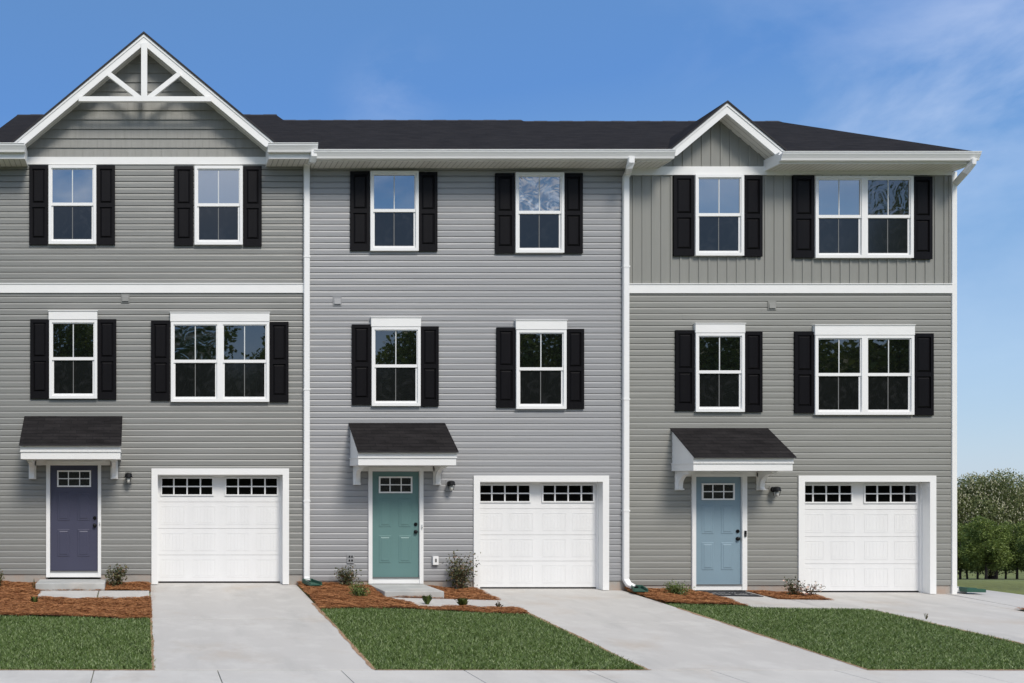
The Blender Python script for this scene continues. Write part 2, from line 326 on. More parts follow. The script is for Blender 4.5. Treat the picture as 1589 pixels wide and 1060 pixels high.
# ------------------------------------------------------------------ house building helpers
SP = .1143
def siding(b, x0, x1, z0_, z1, holes, m, y=0, h=SP, prof=None):
    prof0 = prof or [(-.001, 0), (-.017, .0), (-.0175, .62), (-.0145, .76), (-.006, .94), (-.001, 1)]
    z = z0_
    while z < z1-.01:
        hh = min(h, z1-z); segs = [(x0, x1)]; zm = z+hh/2
        for hx0, hx1, hz0, hz1 in holes:
            if hz0 < zm < hz1:
                ns = []
                for a, c in segs:
                    if hx0 > a: ns.append((a, min(c, hx0)))
                    if hx1 < c: ns.append((max(a, hx1), c))
                segs = [q for q in ns if q[1]-q[0] > .002]
        sm = x0+random.uniform(0, 3.6); sp = []
        for a, c in segs:
            q = sm; cut = [a]
            while q < c:
                if q > a+.05: cut.append(q)
                q += 3.66
            cut.append(c); sp += list(zip(cut[:-1], cut[1:]))
        for a, c in sp:
            dy_ = random.uniform(0, .0016); prof = [(p_[0]-(dy_ if 0 < i_ < 4 else 0), p_[1]) for i_, p_ in enumerate(prof0)]
            for (ya, za), (yb, zb) in zip(prof[:-1], prof[1:]):
                if za*h > hh: break
                zb_ = min(zb*h, hh)
                b.poly([(a, y+ya, z+za*h), (c, y+ya, z+za*h), (c, y+yb, z+zb_), (a, y+yb, z+zb_)], m)
        z += h
def window(house, l, r, t, bt, head=None, double=False, up=None, up2=None):
    """l, r, t, bt: photo pixels of the outer frame; head: top pixel of the head board"""
    x0, x1, za, zb = X(l), X(r), Z(bt), Z(t); b = MB(); grs = []; up = up or ('glass2' if head else 'glass')
    fy = -.075
    fw = .052
    b.ring(x0, x1, za, zb, fw, fy, -.005, 'vinyl', wb=.055, wt=.055)
    xs = [(x0+fw, x1-fw)]
    if double:
        xm = (x0+x1)/2; b.box(xm-.055, xm+.055, fy, -.005, za+.055, zb-.055, 'vinyl'); xs = [(x0+fw, xm-.055), (xm+.055, x1-fw)]
    parts = []
    for k, (a, c) in enumerate(xs):
        zt, zl = zb-.055, za+.055; zm = (zt+zl)/2+.01; u = up2 if (k and up2) else up
        b.ring(a, c, zm-.028, zt, .018, fy+.018, -.015, 'vinyl', wb=.056, wt=.02)               # upper sash
        b.ring(a, c, zl, zm-.028, .034, fy+.036, -.014, 'vinyl', wb=.042, wt=.004)              # lower sash
        g = MB(); g.box(a+.018, c-.018, -.042, -.022, zm+.028, zt-.02, u); parts.append(('upper_pane', g))
        g = MB(); g.box(a+.034, c-.034, -.030, -.020, zl+.042, zm-.032, 'screen'); parts.append(('lower_pane', g))
        xm2 = (a+c)/2
        mu = MB(); grs.append(mu); mu.box(xm2-.009, xm2+.009, -.046, -.0425, zm+.029, zt-.021, 'muntin'); mu2 = MB(); grs.append(mu2); mu2.box(xm2-.007, xm2+.007, -.034, -.0305, zl+.043, zm-.033, 'muntin_dim')
    w = b.build('window', house)
    for n, g in parts: o = g.build(n, house); o.parent = w
    for g in grs: o = g.build('grille', house); o.parent = w
    if head:
        hb = MB(); zh = Z(head); hb.box(x0-.012, x1+.004, -.083, -.004, zb+.003, zh, 'white'); hb.box(x0-.022, x1+.014, -.095, -.004, zh+.001, zh+.014, 'white')
        o = hb.build('head_board', house); o.parent = w
def shutter(house, l, r, t, bt):
    x0, x1, za, zb = X(l)+.004, X(r)-.004, Z(bt), Z(t); b = MB(); y = -.030; f = -.052
    b.box(x0, x1, y, -.004, za, zb, 'shutter'); h = zb-za
    rails = [(0, .085*h), (.475*h, .525*h), (.957*h, h)]
    for a, c in rails: b.box(x0, x1, f, y-.0005, za+a, za+c, 'shutter')
    for a, c in ((.085*h, .475*h), (.525*h, .957*h)):
        b.box(x0, x0+.055, f, y-.0005, za+a, za+c, 'shutter'); b.box(x1-.055, x1, f, y-.0005, za+a, za+c, 'shutter')
        b.frust(x0+.070, x1-.070, za+a+.016, za+c-.016, y-.001, f+.002, .026, 'shutter')
    b.build('shutter', house)
def front_door(house, l, r, t, bt, cl, cr_, ct, cb, colm, bell=None):
    x0, x1, za, zb = X(l), X(r), Z(bt), Z(t)
    c = MB(); a0, a1, c0, c1 = X(cl), X(cr_), Z(cb), Z(ct)
    c.box(a0, x0, -.05, .10, c0, c1, 'white'); c.box(x1, a1, -.05, .10, c0, c1, 'white'); c.box(x0, x1, -.05, .10, zb, c1, 'white'); c.box(x0, x1, -.035, .10, c0, za-.012, 'white')
    c.box(x0, x1, -.055, .09, za-.012, za-.0, 'muntin_dim')
    yf = .0; b = MB(); b.box(x0+.003, x1-.003, yf, yf+.045, za+.004, zb-.003, colm); w = x1-x0; h = zb-za
    for cx0, cx1 in ((.15, .41), (.57, .83)):
        for c0_, c1_ in ((.135, .39), (.47, .735)):
            A, B_, C, E = x0+cx0*w, x0+cx1*w, za+c0_*h, za+c1_*h
            b.frust(A, B_, C, E, yf-.0005, yf-.007, .008, colm)
            b.frust(A+.035, B_-.035, C+.035, E-.035, yf-.0072, yf-.014, .012, colm)
    d = b.build('front_door', house)
    def sub(mb, n): o = mb.build(n, house); o.parent = d; return o
    lt = MB(); lx0, lx1, lz0, lz1 = x0+.145*w, x0+.855*w, za+.785*h, za+.94*h
    lt.box(lx0+.01, lx1-.01, yf-.012, yf-.001, lz0+.01, lz1-.01, 'lite'); lt.ring(lx0, lx1, lz0, lz1, .028, yf-.024, yf-.001, 'white')
    for i in (1, 2): xx = lx0+(lx1-lx0)*i/3; lt.box(xx-.009, xx+.009, yf-.021, yf-.0125, lz0+.028, lz1-.028, 'white')
    zz = (lz0+lz1)/2; lt.box(lx0+.028, lx1-.028, yf-.019, yf-.0125, zz-.009, zz+.009, 'white'); sub(lt, 'door_window')
    for n, zc, rr in (('knob', za+.425*h, .033), ('deadbolt', za+.495*h, .030)):
        k = MB(); xk = x1-.062; k.tube([(xk, yf-.001, zc), (xk, yf-.012, zc)], rr*1.1, 'black', 16); k.tube([(xk, yf-.014, zc), (xk, yf-.028, zc)], .014, 'black')
        if n == 'knob': k.ball((xk, yf-.036, zc), (.033,.018,.033), 'black')
        else: k.tube([(xk, yf-.028, zc), (xk, yf-.033, zc)], .018, 'black', 12)
        sub(k, n)
    c.build('door_frame', house)
    if bell:
        k = MB(); bx, by, m, hh, ww = bell; k.box(X(bx)-ww, X(bx)+ww, -.072, -.0505, Z(by)-hh, Z(by)+hh, m); k.tube([(X(bx), -.0722, Z(by)-hh*.45), (X(bx), -.076, Z(by)-hh*.45)], ww*.6, 'muntin_dim'); k.build('doorbell', house)
def garage(house, l, r, t, bt, gzv):
    x0, x1, z1, z0b = X(l), X(r), Z(t), gzv-.005; tw = .118; yd = .20
    c = MB()
    c.box(x0, x0+tw, -.045, -.002, z0b, z1, 'white'); c.box(x1-tw, x1, -.045, -.002, z0b, z1, 'white'); c.box(x0+tw, x1-tw, -.045, -.002, z1-tw, z1, 'white')
    i0, i1, iz = x0+tw, x1-tw, z1-tw
    c.box(i0-.05, i0-.004, -.002, yd+.1, z0b, iz+.04, 'white'); c.box(i1+.004, i1+.05, -.002, yd+.1, z0b, iz+.04, 'white'); c.box(i0-.004, i1+.004, -.002, yd+.1, iz+.004, iz+.05, 'white')
    c.box(i1-.014, i1+.003, yd-.055, yd+.01, z0b, iz-.01, 'vinyl'); c.box(i0-.003, i0+.012, yd-.04, yd+.01, z0b, iz-.01, 'vinyl'); c.box(i0+.012, i1-.014, yd-.035, yd+.01, iz-.03, iz+.003, 'vinyl')
    c.build('garage_surround', house)
    b = MB(); d0, d1 = i0+.006, i1-.008; zb = z0b+.03; zt = iz-.012; hs = (zt-zb)/4
    b.box(d0, d1, yd+.004, yd+.03, zb-.02, zb, 'black'); b.box(d0, d1, yd+.022, yd+.05, zb, zt, 'gwhite')
    wd = d1-d0; cols = [(.022, .222), (.282, .475), (.555, .748), (.800, .982)]
    for k in range(4):
        s0, s1 = zb+hs*k+.002, zb+hs*(k+1)-.003
        b.box(d0, d1, yd, yd+.0215, s0, s1, 'gwhite')
        if k < 3:
            for a, e in cols:
                A, B_, C, E = d0+a*wd, d0+e*wd, s0+.16*hs, s1-.15*hs
                b.ring(A, B_, C, E, .012, yd-.0035, yd-.0003, 'gwhite')
                n = 6; g = (B_-A-.06)/n
                for q in range(n): b.frust(A+.03+q*g+.001, A+.03+(q+1)*g-.001, C+.028, E-.028, yd-.0004, yd-.002, .002, 'gwhite')
    gd = b.build('garage_door', house)
    s0, s1 = zb+hs*3, zb+hs*4
    for a, e in ((.022, .455), (.545, .982)):
        A, B_, C, E = d0+a*wd, d0+e*wd, s0+.23*hs, s1-.065*hs; g = MB()
        g.box(A+.02, B_-.02, yd-.006, yd-.001, C+.02, E-.02, 'darkg'); g.ring(A, B_, C, E, .028, yd-.020, yd-.001, 'gwhite')
        for i in (1, 2, 3): xx = A+(B_-A)*i/4; g.box(xx-.013, xx+.013, yd-.016, yd-.0065, C+.028, E-.028, 'gwhite')
        zz = (C+E)/2; g.box(A+.028, B_-.028, yd-.0155, yd-.0065, zz-.011, zz+.011, 'gwhite')
        o = g.build('garage_window', house); o.parent = gd
    return (i0-.03, i1+.03, -2, iz+.03)
def canopy(house, l, r, t, fb):
    """l, r: roof at wall; t: roof top at wall; fb: bottom of the front board (px)"""
    x0, x1 = X(l), X(r); zt = Z(t); dep = .80; zf = Z(t+45, -dep); zbm = Z(fb, -.74)
    b = MB(); c0, c1 = x0+.035, x1-.035; Yf = -.72
    top = lambda y: zt-.03+(zf-.02-(zt-.03))*(-y/dep)
    for xa, xb in ((c0, c0+.02), (c1-.02, c1)): b.prism([(-.004, zbm+.05), (Yf, zbm+.05), (Yf, top(Yf)), (-.004, top(-.004))], 'x', xa, xb, 'white')
    b.box(c0+.02, c1-.02, Yf, Yf+.02, zbm+.13, top(Yf), 'white')                     # front board
    b.box(c0-.012, c1+.012, Yf-.012, -.004, zbm, zbm+.13, 'white')                    # lower box
    b.box(c0-.024, c1+.024, Yf-.03, -.004, zbm+.1305, zbm+.15, 'white'); b.box(c0-.03, c1+.03, Yf-.04, Yf-.001, zf-.035, zf-.022+.006, 'white')
    b.box(c0-.02, c1+.02, Yf-.024, Yf-.001, zbm+.1505, zf-.0355, 'white')
    b.box(X(l)+.2, X(r)-.2, -.03, -.004, zbm-.1, zbm-.001, 'white')
    cn = b.build('canopy', house)
    rf = MB(); th = .022
    rf.faces([(x0,-.004,zt),(x1,-.004,zt),(x1,-dep,zf),(x0,-dep,zf),(x0,-.004,zt-th),(x1,-.004,zt-th),(x1,-dep,zf-th),(x0,-dep,zf-th)], [(3,2,1,0)], 'roof')
    rf.faces([(x0,-.004,zt),(x1,-.004,zt),(x1,-dep,zf),(x0,-dep,zf),(x0,-.004,zt-th),(x1,-.004,zt-th),(x1,-dep,zf-th),(x0,-dep,zf-th)], [(4,5,6,7),(2,3,7,6),(0,3,7,4),(1,2,6,5)], 'edge')
    o = rf.build('canopy_roof', house); o.parent = cn
    for bx in (c0+.05, c1-.19):
        k = MB(); w = .14; H = .34; P = .42
        prof = [(-.012, zbm-.002), (-P, zbm-.002), (-P, zbm-.05)]
        for i in range(9):
            a = R(90)*i/8; prof.append((-P+.06+(P-.15)*math.sin(a), zbm-.06-(H-.12)*(1-math.cos(a))))
        prof += [(-.09, zbm-H+.03), (-.10, zbm-H+.015), (-.09, zbm-H), (-.012, zbm-H)]
        k.prism(prof, 'x', bx+.03, bx+w-.03, 'white'); k.box(bx, bx+w, -.03, -.003, zbm-H-.02, zbm-.003, 'white'); k.box(bx+.012, bx+w-.012, -P-.02, -.031, zbm-.03, zbm-.003, 'white'); k.box(bx+.015, bx+w-.015, -.115, -.031, zbm-H-.012, zbm-H+.012, 'white')
        o = k.build('bracket', house); o.parent = cn
def lantern(house, px, py, sm, dx=0):
    x, z = X(px), Z(py); b = MB(); b.box(x-.062, x+.062, -.03, -.003, z-.11, z+.10, sm); b.tube([(x,-.03,z+.03),(x,-.045,z+.03)], .05, 'black', 16)
    b.tube([(x,-.045,z+.03),(x,-.09,z+.065),(x,-.14,z+.07)], .012, 'black'); b.tube([(x,-.14,z+.085),(x,-.14,z+.07),(x,-.14,z+.01)], [.03,.062,.075], 'black', 16)
    b.tube([(x,-.14,z+.012),(x,-.14,z-.0)], .078, 'black', 16)
    for a in range(4): q = R(45+90*a); b.tube([(x+.06*math.cos(q),-.14+.06*math.sin(q),z), (x+.045*math.cos(q),-.14+.045*math.sin(q),z-.085)], .005, 'black', 5)
    o = b.build('wall_lantern', house, smooth=False)
    g = MB(); g.ball((x,-.14,z-.05), (.042,.042,.06), 'bulb'); g_ = g.build('globe', house, smooth=True); g_.parent = o
def vent(house, px, py, sm, name='vent'):
    x, z = X(px), Z(py); b = MB(); b.box(x-.08, x+.08, -.03, -.003, z-.09, z+.08, sm); b.prism([(-.03, z+.055), (-.036, z+.055), (-.05, z-.06), (-.03, z-.06)], 'x', x-.06, x+.06, sm); b.build(name, house)
def gutter(house, x0, x1, yb, zt, name='gutter'):
    h = .14; pr = [(yb, zt), (yb, zt-h), (yb-.075, zt-h), (yb-.085, zt-h+.035), (yb-.105, zt-h+.075), (yb-.125, zt-.030), (yb-.125, zt-.003), (yb-.137, zt-.003), (yb-.137, zt+.008), (yb-.115, zt+.008), (yb-.115, zt-.02), (yb-.01, zt-.02), (yb-.01, zt)]
    b = MB(); b.prism(pr, 'x', x0, x1, 'vinyl'); b.build(name, house)
def downspout(house, xt, yt, zt, x, z1, zb, sw=0, side=None):
    b = MB(); w = .056; d = .04
    def seg(pts):
        V = []; fs = []
        for i, p in enumerate(pts):
            p = Vector(p); t = (Vector(pts[min(i+1, len(pts)-1)])-Vector(pts[max(i-1, 0)])).normalized(); a = Vector((1,0,0)) if side is None else Vector((0,1,0)); a = (a-t*a.dot(t)).normalized(); c = t.cross(a)
            V += [tuple(p+a*w*u+c*d*v) for u, v in ((-1,-.7),(-.8,-1),(.8,-1),(1,-.7),(1,.7),(.8,1),(-.8,1),(-1,.7))]
        for i in range(len(pts)-1):
            for j in range(8): fs.append((i*8+j, i*8+(j+1) % 8, i*8+8+(j+1) % 8, i*8+8+j))
        fs += [tuple(range(7, -1, -1)), tuple(range(len(V)-8, len(V)))]
        b.faces(V, fs, 'vinyl')
    yw = -.06
    if side is None:
        seg([(xt, yt, zt), (xt, yt, zt-.10), (xt-.01, yt+.03, zt-.16), (x+.02, yw-.05, z1+.08), (x, yw, z1), (x, yw, z1-.1)])
        seg([(x, yw, z1-.09), (x, yw, zb+.22)]+([(x, yw, zb+.16), (x+.03, yw-.05, zb+.07), (x+.10, yw-.12, zb+.02)] if sw else [(x, yw, zb+.10), (x, yw-.02, zb+.04), (x, yw-.08, zb+.01)]))
        e = (x+.10, yw-.125, zb+.02) if sw else (x, yw-.085, zb+.008)
        b.box(e[0]-.05, e[0]+.05, e[1]-.045, e[1]-.005, e[2]-.012, e[2]+.03, 'black')
        for zz in (z1-1.7, z1-4.2, z1-6.3):
            if zz > zb+.6: b.box(x-.062, x+.062, yw-.045, -.012, zz, zz+.03, 'vinyl')
    else:
        seg([(xt, yt, zt), (xt, yt, zt-.08), (xt-.03, yt+.1, zt-.2), (side+.09, .12, z1+.05), (side+.055, .14, z1-.06), (side+.055, .14, z1-.2)])
        seg([(side+.055, .14, z1-.19), (side+.055, .14, zb+.14), (side+.085, .14, zb+.07), (side+.30, .10, zb+.045)])
    b.build('downspout', house)
def gable_roof(house, cx, zp, half, sl, ov, yback, peakY=None):
    """cross gable: roof slab (part), white rake boards (part), grooved rake soffit (part)"""
    yf = -ov; rb = MB(); th = .035
    for s in (-1, 1):
        a = [(cx, yf-.03, zp), (cx+s*half, yf-.03, zp-sl*half), (cx+s*half, yback, zp-sl*half), (cx, yback, zp)]
        lo = [(p[0], p[1], p[2]-th) for p in a]
        rb.poly(a if s < 0 else a[::-1], 'roofy'); rb.poly(lo[::-1] if s < 0 else lo, 'edge')
        rb.poly([a[0], a[1], lo[1], lo[0]], 'edge'); rb.poly([a[1], a[2], lo[2], lo[1]], 'edge')
    rb.build('gable_roof', house)
    wb = MB(); v = .20; t0 = th+.003
    for s in (-1, 1):
        h2 = half-.01; p = [(cx, zp-t0), (cx+s*h2, zp-t0-sl*h2), (cx+s*(h2-.0), zp-t0-sl*h2-.03), (cx+s*(h2-v/sl+.03), zp-t0-sl*h2-.03), (cx, zp-t0-v)]
        wb.prism(p if s > 0 else p[::-1], 'y', yf, yf+.03, 'white')
        p2 = [(cx, zp-t0), (cx+s*(h2+.0), zp-t0-sl*h2), (cx+s*(h2-.0), zp-t0-sl*h2-.045), (cx, zp-t0-.055)]
        wb.prism(p2 if s > 0 else p2[::-1], 'y', yf-.012, yf-.0005, 'white')
    wb.build('rake_board', house)
    sb = MB(); o = t0+v-.035
    for s in (-1, 1):
        q = [(cx, yf+.031, zp-o), (cx+s*half, yf+.031, zp-o-sl*half), (cx+s*half, .05, zp-o-sl*half), (cx, .05, zp-o)]
        sb.poly(q, 'soffity')
    sb.build('rake_soffit', house)
def main_roof(house, x0, x1, ze, zr, gaps, yr=4.95, ye=-.50):
    sl = (zr-ze)/(yr-ye); f = lambda y: ze+sl*(y-ye); b = MB(); th = .05
    def sheet(a, c, ya, yb_):
        b.faces([(a,ya,f(ya)),(c,ya,f(ya)),(c,yb_,f(yb_)),(a,yb_,f(yb_))], [(0,1,2,3)], 'roof')
        b.faces([(a,ya,f(ya)),(c,ya,f(ya)),(c,yb_,f(yb_)),(a,yb_,f(yb_)),(a,ya,f(ya)-th),(c,ya,f(ya)-th),(c,yb_,f(yb_)-th),(a,yb_,f(yb_)-th)], [(7,6,5,4),(0,4,5,1),(1,5,6,2),(3,7,4,0)], 'edge')
    sheet(x0, x1, .03, yr)
    c = x0
    for g0, g1 in gaps+[(x1, x1)]:
        if g0 > c+.01: sheet(c, g0, ye, .03)
        c = g1
    yb_ = 2*yr-ye; b.faces([(x0,yr,zr),(x1,yr,zr),(x1,yb_,ze),(x0,yb_,ze)], [(0,1,2,3)], 'roof')
    # ridge caps
    n = int((x1-x0)/.3)
    for i in range(n):
        a = x0+(x1-x0)*i/n; c2 = x0+(x1-x0)*(i+1)/n; hh = .008+.006*(i % 2)
        b.prism([(yr-.14, zr-.14*sl+.004), (yr, zr+hh+.004), (yr+.14, zr-.14*sl+.004), (yr, zr-.05)], 'x', a, c2, 'edge')
    b.build('roof', house)
    return f
def shell(b, x0, x1, zb, fz, m, left=True, right=True):
    for xx, on in ((x0, left), (x1, right)):
        if on: b.poly([(xx,.0,zb),(xx,9.9,zb),(xx,9.9,fz(0)-.1),(xx,4.95,fz(4.95)-.1),(xx,.0,fz(0)-.1)], m)
    b.poly([(x0,9.9,zb),(x1,9.9,zb),(x1,9.9,fz(0)-.1),(x0,9.9,fz(0)-.1)], m)
def foundation(house, x0, x1, zt, holes):
    b = MB(); segs = [(x0, x1)]
    for a, c in holes:
        segs = [q for s0, s1 in segs for q in ((s0, min(a, s1)), (max(c, s0), s1)) if q[1]-q[0] > .01]
    for a, c in segs: b.box(a, c, .0, .2, -1.2, zt, 'found')
    b.box(x0+.002, x1-.002, .3, 9.85, -1.6, zt-.003, 'found') if False else None
    for xx in (x0, x1-.2): b.box(xx+.001, xx+.199, .201, 9.9, -1.6, zt-.001, 'found')
    b.build('foundation', house)
def floorplug(house, x0, x1, z): pass

# ================================================================== HOUSE 1 (left)
A = empty('townhouse', (0, 0, 0))
tag(A, 'olive grey clapboard townhouse with the large white trussed gable and a dark purple door', 'house')
a0, a1 = -2.97, X(474.5)
f1 = main_roof(A, X(-34, -.5), X(493, -.5), 8.155, Z(178.5, 4.95), [(-2.40, 2.44)])
gh = garage(A, 235, 448, 727, 907, gz(1, 0)+.012)
front_door(A, 78, 152, 720, 886, 72, 157, 716, 895.5, 'navy', bell=(154.8, 812, 'muntin', .03, .011))
w = MB(); fz1 = Z(891); dh = (X(76), X(154), -2, Z(719)); zfr = Z(256)
siding(w, a0, a1, fz1, Z(455), [gh, dh], 'siding_olive'); siding(w, a0, a1, Z(441), zfr+.02, [], 'siding_olive')
w.poly([(a0+.001,.0,fz1),(X(76),.0,fz1),(X(76),.0,8.3),(a0+.001,.0,8.3)], 'siding_olive')
shell(w, a0, a1, -.3, f1, 'siding_olive'); w.build('wall', A)
foundation(A, a0, a1, fz1-.002, [(X(74), X(155)), (gh[0]-.05, gh[1]+.05)])
b = MB(); b.box(a0, a1-.01, -.040, .0, Z(455), Z(441.5), 'white'); b.box(a0, a1-.01, -.052, .0, Z(441.5)+.001, Z(440), 'white'); b.build('belt_board', A)
b = MB(); b.box(a0, a1-.01, -.035, -.001, zfr, Z(244.5), 'white'); b.build('frieze_board', A)
zp1 = 10.30; sl1 = .835
b = MB(); zz = Z(244.5)+.002; k = 0
while zz < zp1-.3:                                         # shake courses of the gable, each cut into staggered shingles
    z2 = min(zz+.177, zp1-.26); hw = lambda q: (zp1-.19-q)/sl1
    xx = -hw(zz)
    while xx < hw(zz):
        wd = random.uniform(.10, .21); x2 = min(xx+wd, hw(zz)); g = .0018; dy = random.uniform(0, .0015)
        p = [(xx+g, zz), (x2-g, zz), (x2-g, min(z2, zp1-.19-sl1*abs(x2))), (xx+g, min(z2, zp1-.19-sl1*abs(xx)))]
        if p[2][1] > zz+.005 or p[3][1] > zz+.005:
            p = [(px_, max(pz, zz)) for px_, pz in p]; y_ = lambda q: -.022+.019*(q-zz)/.177-dy
            b.poly([(q[0], y_(q[1]), q[1]) for q in p], 'shake'); b.poly([(p[0][0], 0, zz), (p[1][0], 0, zz), (p[1][0], -.022-dy, zz), (p[0][0], -.022-dy, zz)], 'shake')
        xx = x2
    zz = z2
    if z2 >= zp1-.261: break
b.poly([(-2.6, -.001, Z(244.5)-.1), (2.6, -.001, Z(244.5)-.1), (2.6, -.001, 8.15), (0, -.001, zp1-.12), (-2.6, -.001, 8.15)], 'shake')
b.build('gable_wall', A)
gable_roof(A, 0, zp1, 2.48, sl1, .33, 4.3)
b = MB(); Yt = -.36; tk = .065                              # decorative truss
def pz(py): return Z(py, Yt)
def px_(q): return X(q, Yt)
b.box(px_(122), px_(328), Yt, Yt+tk, pz(157), pz(149.5), 'white'); b.box(px_(219), px_(228.5), Yt+.001, Yt+tk, pz(149.4), pz(66), 'white')
for s, (ax, ay, bx, by) in ((1, (168, 113.5, 217, 152)), (-1, (279, 113.5, 230, 152))):
    p0 = Vector((px_(ax), pz(ay))); p1 = Vector((px_(bx), pz(by))); dd = (p1-p0).normalized(); nn = Vector((-dd.y, dd.x))*.044
    b.prism([tuple(p0+nn), tuple(p0-nn), tuple(p1-nn), tuple(p1+nn)], 'y', Yt+.004, Yt+tk-.004, 'white')
b.build('gable_truss', A)
def cornice(H, x0, x1, zs, zg, endl=False, endr=False, boxd=.0, wallx=None):
    """fascia + vented soffit + gutter. zs: soffit height, zg: gutter top"""
    b = MB(); b.box(x0, x1, -.46, -.43, zs, zg-.01, 'white')
    b.poly([(x0, -.431, zs+.004), (x1, -.431, zs+.004), (x1, 0, zs+.004), (x0, 0, zs+.004)], 'soffit')
    if endl: b.box(x0-.012, x0, -.455, .0, zs+.001, zg+.04, 'white')
    if endr: b.box(x1, x1+.012, -.455, .0, zs+.001, zg+.04, 'white')
    b.build('cornice', H); gutter(H, x0-(.04 if endl else 0), x1+(.02 if endr else 0), -.462, zg)
cornice(A, -3.05, X(37.5, -.46), 7.90, 8.14, True, True)
cornice(A, X(418, -.46), X(490, -.46), 7.90, 8.14, True, True)
for l, r, t, bt in ((45.5,75,258,381),(150,179,258,381),(270,300,259,382),(377,406,259,383),(47,76.5,496,619),(151.5,181,496,620),(234,264,498,622),(418,447.5,500,624.5)): shutter(A, l, r, t, bt)
window(A, 76, 149.5, 258, 380); window(A, 301.5, 376, 259, 381)
window(A, 77, 151, 497, 619, head=484); window(A, 265, 417, 500, 624, head=486.5, double=True, up='film2', up2='glass2')
canopy(A, 38, 190, 645, 712.5); lantern(A, 199.5, 741, 'siding_olive'); vent(A, 194.5, 463, 'siding_olive')
downspout(A, X(487,-.53), -.53, 8.02, X(475), Z(262), gz(3.07,0)+.06)

# ================================================================== HOUSE 2 (middle)
Bh = empty('townhouse', (6.1, 0, 0)); tag(Bh, 'middle townhouse in cool grey clapboard with a teal front door and no gable', 'house')
b0, b1 = a1+.002, X(969.5)
f2 = main_roof(Bh, b0, b1, 8.035, Z(187, 4.95), [])
gh = garage(Bh, 734, 943.5, 738, 917, gz(7.5, 0)+.012)
front_door(Bh, 577, 650, 729.5, 896, 571, 656, 725.5, 905.5, 'teal', bell=(653.5, 817, 'muntin', .035, .012))
w = MB(); fzb = Z(901); dh = (X(575), X(652), -2, Z(728))
siding(w, b0, b1, fzb, 7.87, [gh, dh], 'siding_grey'); shell(w, b0+.001, b1-.001, -.4, f2, 'siding_grey'); w.build('wall', Bh)
foundation(Bh, b0, b1, fzb-.002, [(X(574), X(653)), (gh[0]-.05, gh[1]+.05)])
cornice(Bh, X(489, -.46), b1, 7.865, 8.02, True, False)
for l, r, t, bt in ((542.5,573,267,390),(648,678,268,391),(767,797.5,270,394),(873,903,270,394),(545,575,504,628.5),(651.5,680,507,631),(769,798.5,509,633),(877,905,511,635)): shutter(Bh, l, r, t, bt)
window(Bh, 573.5, 648, 267, 390.5); window(Bh, 798, 873, 269.5, 393.5, up='film')
window(Bh, 575.5, 651, 508, 630.5, head=494); window(Bh, 799, 876.5, 512.5, 635, head=498.5)
canopy(Bh, 540.5, 690, 655.5, 722); lantern(Bh, 696.5, 753, 'siding_grey'); vent(Bh, 523, 467.5, 'siding_grey')
k = MB(); k.box(X(538), X(549), -.035, -.003, Z(874), Z(860), 'siding_grey'); k.box(X(540.5), X(542.7), -.045, -.035, Z(865), Z(862), 'black'); k.box(X(544.5), X(546.5), -.045, -.035, Z(865), Z(862), 'black'); k.box(X(540.5), X(542.5), -.045, -.035, Z(871), Z(868), 'black'); k.box(X(544.5), X(546.7), -.045, -.035, Z(871), Z(868), 'black'); k.build('cable_box', Bh)
k = MB(); k.box(X(669), X(680), -.025, -.003, Z(878), Z(862), 'siding_grey'); k.box(X(670.3), X(678.7), -.075, -.0255, Z(876), Z(863), 'vinyl'); k.box(X(673), X(676), -.078, -.0755, Z(872), Z(866.5), 'muntin_dim'); k.build('outlet_box', Bh)
downspout(Bh, X(979,-.53), -.53, 7.90, X(968.5), Z(277), gz(9.1,0)+.05, sw=1)

# ================================================================== HOUSE 3 (right)
Ch = empty('townhouse', (12.2, 0, 0)); tag(Ch, 'sage grey end townhouse with a small batten gable and a pale blue front door', 'house')
c0, c1 = b1+.002, X(1475)
g0, g1 = X(1030, -.33), X(1222, -.33); gc = X(1128, -.33)
f3 = main_roof(Ch, c0, X(1516, -.5)-.02, 8.02, Z(188.6, 4.95), [(g0+.03, g1-.03)])
gh = garage(Ch, 1237, 1450, 738, 922, gz(13, 0)+.012)
front_door(Ch, 1078, 1149.5, 740, 907, 1072, 1157, 735.5, 915.5, 'blue', bell=(1153.7, 828, 'black', .056, .017))
w = MB(); fzc = Z(908); dh = (X(1076), X(1151), -2, Z(738)); zb3 = Z(455.5)
siding(w, c0, c1, fzc, zb3, [gh, dh], 'siding_sage'); shell(w, c0+.001, c1+.06, -.5, f3, 'siding_sage')
zq = fzc; xw = c1+.06
while zq < f3(4.95)-.15:                                    # lap courses of the end wall, following the roof slope above the eaves
    hw_ = 4.9 if zq+SP < f3(0)-.15 else max(.1, (f3(4.95)-.15-zq-SP)/((f3(4.95)-f3(0))/4.95))
    ya_, yb_ = max(.13, 4.95-hw_), min(9.88, 4.95+hw_)
    for (pa, za_), (pb, zb_) in zip([(-.001,0),(-.017,0),(-.0175,.62),(-.0145,.76),(-.006,.94)], [(-.017,0),(-.0175,.62),(-.0145,.76),(-.006,.94),(-.001,1)]):
        w.poly([(xw-pa, ya_, zq+za_*SP), (xw-pa, yb_, zq+za_*SP), (xw-pb, yb_, zq+zb_*SP), (xw-pb, ya_, zq+zb_*SP)], 'siding_sage')
    zq += SP
w.build('wall', Ch)
foundation(Ch, c0, c1+.05, fzc-.002, [(X(1075), X(1152)), (gh[0]-.05, gh[1]+.05)])
b = MB(); zt3 = Z(441)
